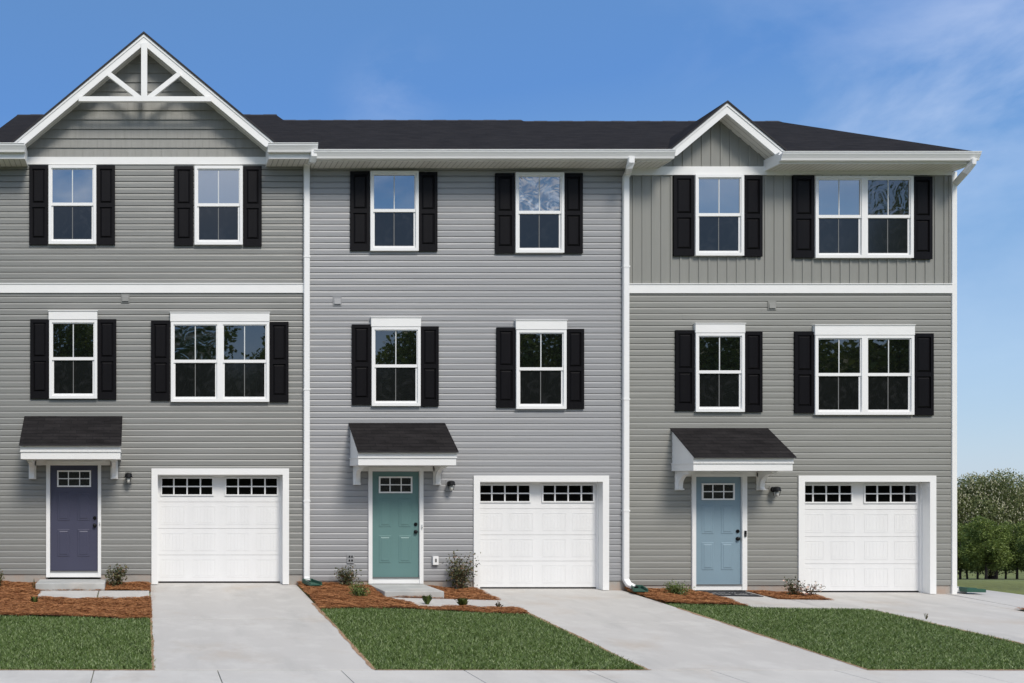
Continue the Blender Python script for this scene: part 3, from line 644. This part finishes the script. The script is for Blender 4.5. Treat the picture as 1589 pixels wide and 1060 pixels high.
def battens(b, x0, x1, zlo, zhi):
    x = x0; P = .1785
    while x < x1:
        x2 = min(x+P, x1); bw = .038
        pr = [(x, -.004), (max(x, x2-bw-.004), -.004), (max(x, x2-bw), -.018), (x2-.003, -.018), (x2, -.004)]
        for (xa, ya), (xb_, yb_) in zip(pr[:-1], pr[1:]):
            b.poly([(xa, ya, zlo), (xb_, yb_, zlo), (xb_, yb_, zhi(xb_)), (xa, ya, zhi(xa))], 'batten')
        x = x2
battens(b, c0, c1, zt3, lambda x: 7.80); b.build('upper_wall', Ch)
b = MB(); zp3 = 9.02; sl3 = .835; battens(b, gc-1.14, gc+1.14, 7.87, lambda x: max(7.88, zp3-.18-sl3*abs(x-gc)))
b.build('gable_wall', Ch)
gable_roof(Ch, gc, zp3, (g1-g0)/2, sl3, .33, 1.9)
b = MB(); b.box(c0, c1, -.040, .0, zb3, zt3-.012, 'white'); b.box(c0, c1, -.052, .0, zt3-.011, zt3+.004, 'white'); b.build('belt_board', Ch)
b = MB(); b.box(c0, c1, -.035, -.003, 7.74, 7.90, 'white'); b.build('frieze_board', Ch)
b = MB(); b.box(c1, c1+.09, -.04, .05, -.3, 7.80, 'white'); b.box(c1+.05, c1+.09, .05, .12, -.3, 7.80, 'white'); b.build('corner_post', Ch)
cornice(Ch, c0, X(1041, -.46), 7.862, 8.02, False, True)
cornice(Ch, X(1211, -.46), X(1512, -.46), 7.81, 7.985, True, True)
b = MB(); xe = X(1516, -.5)-.05; sl_ = (f3(4.95)-f3(0))/4.95; zr3 = f3(4.95)      # end rake board and its soffit along the right-hand gable end
for ya, yb_ in ((-.44, 4.95), (4.95, 10.4)):
    za, zb_ = (f3(ya), zr3) if ya < 4 else (zr3, f3(4.95-(10.4-4.95)))
    b.faces([(xe,ya,za-.06),(xe,yb_,zb_-.06),(xe,yb_,zb_-.22),(xe,ya,za-.22),(c1+.06,ya,za-.2),(c1+.06,yb_,zb_-.2)], [(0,1,2,3),(3,2,5,4)], 'white')
b.build('end_rake_board', Ch)
for l, r, t, bt in ((1043,1075,273,398),(1151,1181,274,399),(1228,1261,273.5,401),(1413.5,1444,275,403),(1046,1076,513,637.5),(1152.5,1181,515,640),(1230.5,1261,515.5,641.5),(1415,1446,518,645)): shutter(Ch, l, r, t, bt)
window(Ch, 1076, 1151, 272.5, 398); window(Ch, 1261.5, 1413, 274.5, 401.5, double=True, up2='film2')
window(Ch, 1076.5, 1152, 517.5, 639.5, head=503.5); window(Ch, 1261, 1414, 521, 644, head=506, double=True)
canopy(Ch, 1039.5, 1191, 664, 730.5); lantern(Ch, 1197.5, 762, 'siding_sage'); vent(Ch, 1196.5, 474, 'siding_sage')
downspout(Ch, X(1509,-.53), -.53, 7.87, 0, Z(290), gz(15.4,0)+.0, side=c1+.06)

# ================================================================== steps, paths, mats, splash blocks
def block(name, pts, zt, zb, m, org, bevel=.012):
    b = MB(); b.org = org; n = len(pts); P = [(x, y, zt(x, y) if callable(zt) else zt) for x, y in pts]+[(x, y, zb) for x, y in pts]
    b.faces(P, [tuple(range(n)), tuple(range(2*n-1, n-1, -1))]+[(i, n+i, n+(i+1) % n, (i+1) % n) for i in range(n)], m); return b.build(name, bevel=bevel)
x0, x1 = X(62, -.05), X(165, -.05)
tag(block('doorstep', [(x0,-.80),(x1,-.80),(x1,-.052),(x0,-.052)], .105, -.3, 'stepc', ((x0+x1)/2, -.4, 0)), 'raised concrete step below the dark purple front door', 'step')
x0, x1 = X(571), X(657)
tag(block('doorstep', [(x0,-1.25),(x1,-1.25),(x1,-.055),(x0,-.055)], .012, -.4, 'stepc', ((x0+x1)/2, -.6, -.1)), 'low concrete slab step below the teal front door', 'step')
def path(pts_list):
    b = MB()
    for q in pts_list:
        n = len(q); P = [(x, y, gz(x, y)+.035) for x, y in q]+[(x, y, gz(x, y)-.1) for x, y in q]
        b.faces(P, [tuple(range(n))]+[(i, n+i, n+(i+1) % n, (i+1) % n) for i in range(n)], 'concrete')
    return tag(b.build('path', bevel=.008), kind='structure')
path([[(X(62,-.9),-1.55),(-.82,-1.55),(-.82,-.82),(X(62,-.9),-.82)], [(-.80,-1.55),(.10,-1.55),(.10,-.82),(-.80,-.82)]])
path([[(4.62,-2.05),(5.45,-2.05),(5.45,-1.27),(4.30,-1.27)], [(5.47,-2.05),(6.28,-2.05),(6.28,-1.27),(5.47,-1.27)]])
path([[(X(1074),-.9),(X(1157),-.9),(X(1157),-.055),(X(1074),-.055)], [(X(1074),-1.75),(11.6,-1.75),(11.6,-.91),(X(1074),-.91)], [(11.61,-1.75),(12.38,-1.75),(12.38,-.91),(11.61,-.91)]])
b = MB(); mx0, mx1, my0, my1 = X(1085,-.3), X(1085,-.3)+.95, -.68, -.12; b.org = ((mx0+mx1)/2, (my0+my1)/2, 0)
zf_ = lambda x, y, h: (x, y, gz(x, y)+.035+h)
P = [zf_(x, y, h) for h in (.012, .001) for x, y in ((mx0,my0),(mx1,my0),(mx1,my1),(mx0,my1))]
b.faces(P, [(0,1,2,3),(0,4,5,1),(1,5,6,2),(2,6,7,3),(3,7,4,0)], 'mat_black')
for i in range(22):
    a = R(165-150*i/21); q = lambda r, da: zf_((mx0+mx1)/2+r*math.cos(a+da)*1.15, my0+.06+r*math.sin(a+da)*.9, .014)
    if i % 4 != 3: b.poly([q(.30, .035), q(.30, -.035), q(.36, -.03), q(.36, .03)], 'mat_pale')
for i in range(9):
    xx = mx0+.2+.065*i
    if i != 4: b.poly([zf_(xx, my0+.10, .014), zf_(xx+.035, my0+.10, .014), zf_(xx+.035, my0+.2, .014), zf_(xx, my0+.2, .014)], 'mat_pale')
tag(b.build('doormat'), 'black doormat with a pale arched print before the pale blue front door', 'doormat')
def splash(x, y, ang, label, ln=.4):
    b = MB(); z = gz(x, y)+.05; b.org = (x, y, z); c, s = math.cos(ang), math.sin(ang)
    T = lambda u, v, h: (x+u*c-v*s, y+u*s+v*c, z+h)      # u along flow
    b.faces([T(0,-.10,0),T(ln,-.12,-.0),T(ln,.12,-.0),T(0,.10,0),T(0,-.10,.03),T(ln,-.12,.02),T(ln,.12,.02),T(0,.10,.03)], [(0,3,2,1),(4,5,6,7),(0,1,5,4),(1,2,6,5),(2,3,7,6),(3,0,4,7)], 'green')
    for v0, v1 in ((-.10,-.12), (.10,.12)):
        e = .02 if v0 < 0 else -.02
        b.faces([T(0,v0,.031),T(ln,v1,.021),T(ln,v1+e,.021),T(0,v0+e,.031),T(0,v0,.08),T(ln,v1,.06),T(ln,v1+e,.06),T(0,v0+e,.08)], [(4,5,6,7),(0,1,5,4),(1,2,6,5),(2,3,7,6),(3,0,4,7)], 'green')
    b.box(0,0,0,0,0,0,'green') if False else None
    b.faces([T(-.02,-.10,.0),T(0,-.10,.0),T(0,.10,.0),T(-.02,.10,.0),T(-.02,-.10,.085),T(0,-.10,.085),T(0,.10,.085),T(-.02,.10,.085)], [(4,5,6,7),(0,1,5,4),(1,2,6,5),(2,3,7,6),(3,0,4,7)], 'green')
    return tag(b.build('splash_block'), label, 'splash block', 'green splash blocks under the downspouts')
splash(3.08, -.14, R(-78), 'green splash block under the downspout between the olive grey and the cool grey house')
splash(9.23, -.2, R(-108), 'green splash block under the curved downspout between the cool grey and the sage grey house')
splash(c1+.24, -.02, R(-4), 'green splash block lying on bare concrete at the right-hand house corner', .3)

# ------------------------------------------------------------------ mulch beds
def inpoly(p, poly):
    x, y = p; r = False; n = len(poly)
    for i in range(n):
        x0, y0 = poly[i]; x1, y1 = poly[(i+1) % n]
        if (y0 > y) != (y1 > y) and x < (x1-x0)*(y-y0)/(y1-y0)+x0: r = not r
    return r
def npin(P, poly):
    x, y = P[:, 0], P[:, 1]; r = np.zeros(len(P), bool); n = len(poly)
    for i in range(n):
        (x0, y0), (x1, y1) = poly[i], poly[(i+1) % n]
        if y0 == y1: continue
        r ^= ((y0 > y) != (y1 > y)) & (x < (x1-x0)*(y-y0)/(y1-y0)+x0)
    return r
GZ = np.vectorize(gz)
EX = [  # concrete that beds and lawns must keep clear of
 [(X(62,-.05)-.0,-.80),(X(165,-.05),-.80),(X(165,-.05),0),(X(62,-.05),0)], [(X(62,-.9),-1.55),(.12,-1.55),(.12,-.82),(X(62,-.9),-.82)],
 [(X(571),-1.25),(X(657),-1.25),(X(657),0),(X(571),0)], [(4.62,-2.05),(6.3,-2.05),(6.3,-1.27),(4.30,-1.27)],
 [(X(1074),-1.80),(12.4,-1.80),(12.4,-.91),(X(1157),-.91),(X(1157),0),(X(1074),0)]]
def bump_h(x, y): return .018*math.sin(x*5.1+y*3.3)*math.sin(y*6.7-x*1.9)+.008*math.sin(x*17)*math.sin(y*19)
def mulch(name, poly, dens, label):
    pa = np.array(poly); x0, y0 = pa.min(0); x1, y1 = pa.max(0); b = MB(); st = .07; k = b.mi('soil'); idx = {}
    def vid(i, j):
        if (i, j) not in idx:
            x, y = x0+i*st, y0+j*st; idx[(i, j)] = len(b.v); b.v.append((x, y, gz(x, y)+.03+bump_h(x, y)))
        return idx[(i, j)]
    for i in range(int((x1-x0)/st)+1):
        for j in range(int((y1-y0)/st)+1):
            c = (x0+(i+.5)*st, y0+(j+.5)*st)
            if inpoly(c, poly) and not any(inpoly(c, e) for e in EX): b.f.append((vid(i,j), vid(i+1,j), vid(i+1,j+1), vid(i,j+1))); b.m.append(k)
    o = b.build(name, smooth=True); tag(o, label, 'mulch', kind='stuff')
    n = int(dens*(x1-x0)*(y1-y0)); P = np.c_[rng.uniform(x0, x1, n), rng.uniform(y0, y1, n)]
    ok = npin(P, poly)
    for e in EX: ok &= ~npin(P, e)
    P = P[ok]; n = len(P); a = rng.uniform(0, 6.2832, n); ln = rng.uniform(.02, .055, n); tl = rng.uniform(-.12, .22, n)
    zb = GZ(P[:,0], P[:,1])+.03+np.array([bump_h(*p) for p in P])+rng.uniform(.002, .032, n)
    d = np.c_[np.cos(a)*np.cos(tl), np.sin(a)*np.cos(tl), np.sin(tl)*.6]*ln[:,None]; wv = np.c_[-np.sin(a), np.cos(a), np.zeros(n)]*rng.uniform(.0013, .0026, n)[:,None]
    wv[:,2] = rng.uniform(-.002, .002, n); C = np.c_[P, zb]
    o2 = rawmesh('pine_straw', np.stack([C-d-wv, C+d-wv, C+d+wv, C-d+wv], 1), 4, 'straw', o); return o
def gp(*pts): return [G(*p) for p in pts]
A1 = gp((-60,957),(40,958),(120,959),(190,962),(236,961)); A1[-1] = (.12, A1[-1][1])
m1 = [(-4.0, -.005), (.105, -.005), (.105, A1[-1][1])]+A1[::-1]+[(-4.0, A1[0][1])]
A2 = gp((497,947),(540,946),(600,946),(700,950),(760,953),(822,955)); A2[0] = (2.89, A2[0][1]); A2[-1] = (6.3, A2[-1][1])
m2 = [(2.91, -.005), (6.28, -.005), (6.28, A2[-1][1])]+A2[::-1][1:-1]+[(2.91, A2[0][1])]
A3 = gp((1010,938),(1060,939),(1120,941),(1185,944.5)); A3[-1] = (10.8, -1.765); A3.append((12.0, -1.765))
m3 = [(9.07, -.005), (12.38, -.005), (12.38, -1.0), (12.38, -1.76)]+A3[::-1][:-1]+[(9.07, A3[0][1])]
m4 = [(14.87, -2.6), (17.5, -2.6), (17.5, -1.77), (14.87, -1.77)]
mulch('mulch_bed', m1, 9000, 'orange brown pine straw bed around the raised step of the purple door')
mulch('mulch_bed', m2, 9000, 'orange brown pine straw bed around the low step of the teal door')
mulch('mulch_bed', m3, 9000, 'orange brown pine straw bed beside the doormat of the pale blue door')
mulch('mulch_bed', m4, 2500, 'sliver of pine straw at the right edge, beyond the last driveway')

# ------------------------------------------------------------------ lawns
def lawn(poly, label, dens=9500):
    pa = np.array(poly); x0, y0 = pa.min(0); x1, y1 = pa.max(0)
    n = int(dens*(x1-x0)*(y1-y0)); P = np.c_[rng.uniform(x0, x1, n), rng.uniform(y0, y1, n)]
    ok = npin(P, poly)
    for e in EX: ok &= ~npin(P, e)
    P = P[ok]; P = P+rng.normal(size=P.shape)*.018; n = len(P); C = np.c_[P, GZ(P[:,0], P[:,1])-.008]
    C[:,2] += .0
    patch = np.sin(P[:,0]*2.3+np.sin(P[:,1]*1.7)*2)*np.sin(P[:,1]*2.9+P[:,0])*.12
    h = (.024+.05*rng.uniform(0, 1, n)**1.8)*(1+patch); a = rng.uniform(0, 6.2832, n); w = rng.uniform(.0022, .0056, n); ln = rng.uniform(.2, .95, n); la = rng.uniform(0, 6.2832, n)
    side = np.c_[np.cos(a), np.sin(a), np.zeros(n)]*w[:,None]; lean = np.c_[np.cos(la)*ln*h, np.sin(la)*ln*h, h*(1-.25*ln)]
    mid = C+lean*np.array([.35,.35,.6]); tip = C+lean
    V = np.stack([C-side, C+side, mid+side*.8, tip, mid-side*.8], 1)
    return tag(rawmesh('lawn_grass', V, 5, 'blade'), label, 'lawn', kind='stuff')
lawn([(-5.5, YS+.02), (.10, YS+.02), (.10, A1[-1][1])]+A1[::-1]+[(-5.5, A1[0][1])], 'short green grass before the olive grey house, left of the first driveway')
lawn([(2.91, YS+.02), (6.28, YS+.02), (6.28, A2[-1][1])]+A2[::-1][1:-1]+[(2.91, A2[0][1])], 'short green grass between the first and second driveways')
lawn([(9.07, YS+.02), (12.38, YS+.02), (12.38, -1.766)]+A3[::-1][:-1]+[(9.07, A3[0][1])], 'short green grass between the second and third driveways')
b = MB()
for q in ([(-8,YS),(.12,YS),(.12,-1.6),(-8,-1.6)], [(2.89,YS),(6.3,YS),(6.3,-1.9),(2.89,-1.9)], [(9.05,YS),(12.4,YS),(12.4,-1.5),(9.05,-1.5)]):
    n = 8
    for i in range(n):
        for j in range(n):
            xa, xb_ = [q[0][0]+(q[1][0]-q[0][0])*t/n for t in (i, i+1)]; ya, yb_ = [q[0][1]+(q[2][1]-q[0][1])*t/n for t in (j, j+1)]
            b.poly([(x, y, gz(x, y)-.006) for x, y in ((xa,ya),(xb_,ya),(xb_,yb_),(xa,yb_))], 'lawn')
tag(b.build('lawn_ground'), kind='structure')

def litter(zones, n, label):
    V = []
    for _ in range(n):
        x0, x1, y0, y1 = random.choice(zones); x, y = random.uniform(x0, x1), random.uniform(y0, y1); a = random.uniform(0, 6.28); l_ = random.uniform(.015, .05); w_ = .0016
        d = np.array([math.cos(a), math.sin(a), 0])*l_; q = np.array([-math.sin(a), math.cos(a), 0])*w_; c = np.array([x, y, gz(x, y)+.04]); V.append([c-d-q, c+d-q, c+d+q, c-d+q])
    tag(rawmesh('straw_litter', np.array(V), 4, 'straw'), label, 'straw', kind='stuff')
litter([(.12,.2,-1.7,-.02), (2.8,2.89,-1.9,-.05), (6.3,6.4,-2.2,-.02), (8.97,9.05,-1.6,-.05), (4.5,6.3,-1.4,-1.27), (4.6,6.3,-2.05,-1.9), (-2,.1,-1.55,-1.4), (X(571),X(657),-1.25,-1.15), (11.3,12.4,-1.0,-.91)], 420, 'loose pine needles blown onto the edges of the driveways and paths')
b = MB()
for xe, sd_ in ((.12, 1), (2.89, -1), (6.30, 1), (9.05, -1), (12.40, 1)):
    y = YS+.02; wp = .02
    while y < -1.9:
        y2 = y+random.uniform(.04, .10); wn = max(.004, min(.055, wp+random.uniform(-.012, .012)))
        b.poly([(xe-sd_*.02, y, gz(xe, y)+.016), (xe+sd_*wp, y, gz(xe, y)+.016), (xe+sd_*wn, y2, gz(xe, y2)+.016), (xe-sd_*.02, y2, gz(xe, y2)+.016)], 'clay'); y, wp = y2, wn
x = -6; wp = .015
while x < 20:
    x2 = x+random.uniform(.04, .1); wn = max(.004, min(.035, wp+random.uniform(-.01, .01)))
    if not (.1 < x < 2.9 or 6.3 < x < 9.05 or x > 12.4): b.poly([(x, YS-wp, ZS+.016), (x2, YS-wn, ZS+.016), (x2, YS+.02, ZS+.016), (x, YS+.02, ZS+.016)], 'clay')
    x, wp = x2, wn
tag(b.build('clay_soil'), 'thin crumbs of red clay along the lawn edges of the concrete', 'soil', kind='stuff')
# ------------------------------------------------------------------ plants
def leaves(C, size, nrm=None, asp=.5):
    n = len(C); a = rng.normal(size=(n,3)); a /= np.linalg.norm(a, axis=1)[:,None]; r = rng.normal(size=(n,3)); c = np.cross(a, r); c /= np.linalg.norm(c, axis=1)[:,None]
    s = size*rng.uniform(.6, 1.3, n)[:,None]; return np.stack([C-a*s, C-c*s*asp, C+a*s, C+c*s*asp], 1)
def shrub(px, py, hpx, wpx, label, n=260, size=.022, matn='shrub', upright=.5, flowers=0, stems=9):
    x, y = G(px, py); z = gz(x, y)+.03; h = hpx/sc(y); w_ = wpx/sc(y)/2
    r = empty('shrub', (x, y, z)); tag(r, label, 'shrub'); st = MB(); tips = []
    for i in range(stems):
        a = rng.uniform(0, 6.28); rr = rng.uniform(.3, 1); e = Vector((x+math.cos(a)*w_*rr, y+math.sin(a)*w_*rr*.8, z+h*rng.uniform(.55, 1)*(1-.3*rr*(1-upright))))
        m_ = Vector((x, y, z)).lerp(e, .5)+Vector((0, 0, h*.08)); st.tube([(x, y, z-.03), m_, e], [.006, .004, .002], 'stem', 5)
        for t in np.linspace(.3, 1, 7): tips.append(np.array(Vector((x, y, z)).lerp(m_, t*2) if t < .5 else m_.lerp(e, t*2-1)))
    st.build('stems', r); T = np.array(tips); C = T[rng.integers(0, len(T), n)]+rng.normal(size=(n,3))*np.array([w_, w_, h])*.19; C[:,2] = np.maximum(C[:,2], z-.01)
    rawmesh('foliage', leaves(C-np.array([x,y,z]), size), 4, matn, r)
    if flowers:
        C = T[rng.integers(len(T)//3, len(T), flowers)]+rng.normal(size=(flowers,3))*.03; rawmesh('flowers', leaves(C-np.array([x,y,z]), .026, asp=.8), 4, 'petal', r)
def tuft(px, py, hpx, wpx, label, n=60, matn='shrubg', name='grass_tuft', cat='plant'):
    x, y = G(px, py); z = gz(x, y)+.03; h = hpx/sc(y); w_ = wpx/sc(y)/2; V = []
    for i in range(n):
        a = rng.uniform(0, 6.28); rr = rng.uniform(.1, 1)*w_; hh = h*rng.uniform(.5, 1.1); d = np.array([math.cos(a), math.sin(a), 0]); s = np.array([-math.sin(a), math.cos(a), 0])*.004
        bs = d*rr*.25; md = d*rr*.6+np.array([0,0,hh*.75]); tp = d*rr+np.array([0,0,hh*rng.uniform(.7, 1)]); V.append([bs-s, bs+s, md+s, tp, md-s])
    o = rawmesh(name, np.array(V), 5, matn); o.location = (x, y, z); tag(o, label, cat)
shrub(182, 912, 30, 38, 'small dark leafy shrub right of the raised step, in the first mulch bed', 620, .028)
shrub(-2, 914, 26, 24, 'bit of green shrub cut off by the left picture edge', 250, .025)
tuft(53, 918, 20, 10, 'thin brown sprig touching the left side of the raised step', 12, 'shrub', 'sprig')
tuft(53, 940, 14, 14, 'tiny green sprig in the straw before the raised step', 40, 'shrubg', 'sprig')
shrub(539, 913, 28, 36, 'small round shrub by the wall, left of the teal door', 650, .024, 'shrub', .9, stems=14)
shrub(557, 931, 24, 34, 'low dense green shrub in the open straw left of the low step', 900, .018, 'shrubg', .3, stems=16)
shrub(716, 918, 46, 52, 'tallest shrub, loose and leafy, against the left side of the middle garage', 1250, .026, 'shrub', .9, stems=24)
tuft(663, 941, 16, 17, 'left one of the two light green tufts before the path of the teal door', 100)
tuft(718, 945, 15, 22, 'wider right one of the two light green tufts before the path of the teal door', 130)
tuft(774, 947, 13, 16, 'small dark spiky plant at the end of the path by the second driveway', 24, 'shrub', 'spiky_plant')
shrub(1053, 927, 20, 46, 'low spreading green shrub left of the doormat', 1000, .018, 'shrubg', .3, stems=18)
shrub(1232, 927, 24, 34, 'leafy tan and green rose bush at the left side of the right-hand garage', 420, .022, 'shrub', .8, 12, stems=14)
shrub(1256, 929, 24, 52, 'sprawling bush of thin stems and pale flowers before the right-hand garage door', 70, .016, 'shrub', .8, 90, stems=16)
tuft(1437, 964, 12, 6, 'lone thin weed at the lawn edge beside the third driveway', 7, 'shrub', 'weed')

# ------------------------------------------------------------------ trees
def tree_meshes(H, Wd, trunk, nb, nl, ls, leafm, seed, pan=0, thick=.16):
    g = np.random.default_rng(seed); r_ = random.Random(seed); tr = MB(); blobs = []
    hc = trunk
    for i in range(nb):
        t = (i+.5)/nb; zz = hc+(H-hc)*(.08+.86*t); prof = math.sin(math.pi*min(1, .18+.72*t))**.7; a = i*2.4+r_.uniform(-.4, .4); rr = Wd/2*prof*r_.uniform(.35, .72)
        br = Wd*r_.uniform(.17, .26)*(1-.35*t); blobs.append((np.array([math.cos(a)*rr, math.sin(a)*rr, zz]), br))
    pts = [(0, 0, -.6), (.02*H*r_.uniform(-1,1), .0, hc*.6), (.02*H*r_.uniform(-1,1), .01*H, hc+.25*(H-hc)), (0, 0, H*.9)]; tr.tube(pts, [thick*1.25, thick, thick*.6, thick*.08], 'bark', 8)
    for c, br in blobs[::2]:
        s = Vector((0, 0, hc*.8+.35*(c[2]-hc*.8))); e = Vector(c); tr.tube([s, s.lerp(e, .5)+Vector((0,0,-.04*H)), e], [thick*.45, thick*.25, thick*.08], 'bark', 5)
    cs = []
    wts = np.array([b**2 for _, b in blobs]); wts /= wts.sum(); cnt = g.multinomial(nl, wts)
    for (c, br), k in zip(blobs, cnt):
        d = g.normal(size=(k,3)); d /= np.linalg.norm(d, axis=1)[:,None]; rad = br*(g.uniform(.0, 1, k)**.35)*(1+.22*np.sin(d[:,0]*6+c[0])*np.sin(d[:,1]*7+d[:,2]*5)); cs.append(c+d*rad[:,None]*np.array([1,1,.85]))
    C = np.concatenate(cs); LV = leaves(C, ls, asp=.6); PV = None
    if pan:
        ps = []
        for (c, br), k in zip(blobs, g.multinomial(pan, wts)):
            d = g.normal(size=(k,3)); d[:,2] = np.abs(d[:,2])*1.1-.35; d /= np.linalg.norm(d, axis=1)[:,None]; ps.append(c+d*br*1.06*np.array([1,1,.88]))
        P = np.concatenate(ps); n = len(P); hh = .16*g.uniform(.9, 1.5, n)[:,None]; a = g.uniform(0, 6.28, n); s = np.c_[np.cos(a), np.sin(a), np.zeros(n)]*.055; u = np.c_[g.normal(size=n)*.2, g.normal(size=n)*.2, np.ones(n)]*hh
        s2 = np.c_[-np.sin(a), np.cos(a), np.zeros(n)]*.055
        PV = np.concatenate([np.stack([P-s, P+s, P+s*.3+u, P-s*.3+u], 1), np.stack([P-s2, P+s2, P+s2*.3+u, P-s2*.3+u], 1)])
    return tr, LV, PV
def make_tree(name, label, cat, group, *a, leafm, panm=None, **k):
    tr, LV, PV = tree_meshes(*a, leafm, **k); e = empty(name, (0,0,0)); tag(e, label, cat, group)
    tr.build('trunk', e, smooth=True); c = rawmesh('crown', LV, 4, leafm, e)
    if PV is not None: f = rawmesh('blossom', PV, 4, 'panicle', e); f.parent = c
    return e
def copy_tree(o, parent=None):
    c = o.copy(); COL.objects.link(c)
    if parent: c.parent = parent
    for ch in list(o.children): copy_tree(ch, c)
    return c
def put(o, x, y, rz, s, label=None, lift=0):
    o.location = (x, y, gz(x, y)+lift); o.rotation_euler = (0, 0, rz); o.scale = (s, s, s)
    if label: o['label'] = label
    return o
bigs = [make_tree('flowering_tree', '', 'tree', 'large flowering trees at the back', 13.2, 13.0, 1.6, 44, 60000, .12, leafm='leafd', seed=3+i, pan=4200, thick=.38) for i in range(2)]
smalls = [make_tree('young_tree', '', 'tree', 'young trees in a row', 5.2, 4.2, 1.15, 18, 12000, .08, leafm='leaf', seed=20+i, thick=.09) for i in range(3)]
bl = [(1438, 118, .9, 'large flowering tree mostly hidden behind the right-hand house'), (1538, 116, .96, 'large round tree with cream flowers, the broad one just right of the end house'),
      (1640, 122, .97, 'large flowering tree half cut off by the right picture edge'), (1730, 118, 1.0, 'large flowering tree outside the right picture edge'), (1340, 122, .95, 'large flowering tree hidden behind the end house')]
used = set()
def take(lst, i):
    k = (id(lst), i % len(lst))
    if k in used: return copy_tree(lst[i % len(lst)])
    used.add(k); return lst[i % len(lst)]
for i, (px, dist, s, lab) in enumerate(bl):
    y = dist-D; x = X(px, y); put(take(bigs, i), x, y, i*1.9, s, lab)
ord_ = ['first', 'second', 'third', 'fourth']
for i, px in enumerate([1400, 1450, 1490, 1529, 1578, 1622, 1672]):
    y = [74, 70, 72, 66, 71, 67, 70][i]; x = X(px, y)
    lab = {2: 'young leafy tree nearest the white house corner, in the row before the big trees', 3: 'young leafy tree in the middle of the visible row, right below the broad flowering crown', 4: 'young leafy tree at the right picture edge, in the row before the big trees'}.get(i, 'young leafy tree of the row that stands hidden or outside the picture')
    put(take(smalls, i), x, y, i*2.1, [1,.95,1.0,1.04,1.02,.98,1][i], lab)
gf = MB()  # brown litter sheet, coloured dark to paint in the shade below the trees
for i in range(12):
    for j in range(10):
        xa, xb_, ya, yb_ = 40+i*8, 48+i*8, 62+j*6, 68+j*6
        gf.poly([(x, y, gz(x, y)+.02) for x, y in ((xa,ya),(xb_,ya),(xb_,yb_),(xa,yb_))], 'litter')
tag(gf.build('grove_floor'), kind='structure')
for i, px in enumerate([1420, 1470, 1502, 1517, 1547, 1560, 1592, 1610, 1650]):       # second row seen between the trunks
    y = 84+(i*7) % 9; x = X(px, y); o = copy_tree(smalls[(i+1) % 3]); put(o, x, y, i*1.3, 1.0, 'young tree of the shaded second row behind the front row of young trees'); o['group'] = 'second row of young trees'
# trees across the street, seen only as reflections in the windows
tl = make_tree('street_tree', 'tall tree across the street, seen as a dark reflection in the windows', 'tree', 'trees across the street', 12.5, 9.5, 1.0, 30, 16000, .17, leafm='leaf', seed=40, thick=.3)
for i, x in enumerate([-22, -13, -5, 3, 11, 20, 28, 36, 44, 56, 66]):
    o = tl if i == 0 else copy_tree(tl); s = [1.15,1.08,1.16,1.1,1.18,1.1,1.15,1.08,1.15,1.9,1.2][i]; o.location = (x, -44-(i*5) % 7, ZS); o.rotation_euler = (0,0,i*1.7); o.scale = (s, s, s)
for i, x in enumerate(range(-30, 75, 5)):
    o = copy_tree(tl); o.location = (x, -56, ZS-1.2); o.rotation_euler = (0,0,i*2.3); o.scale = (1.15, 1.15, 1.12)
for o in bpy.data.objects:
    if 'org' in o: del o['org']
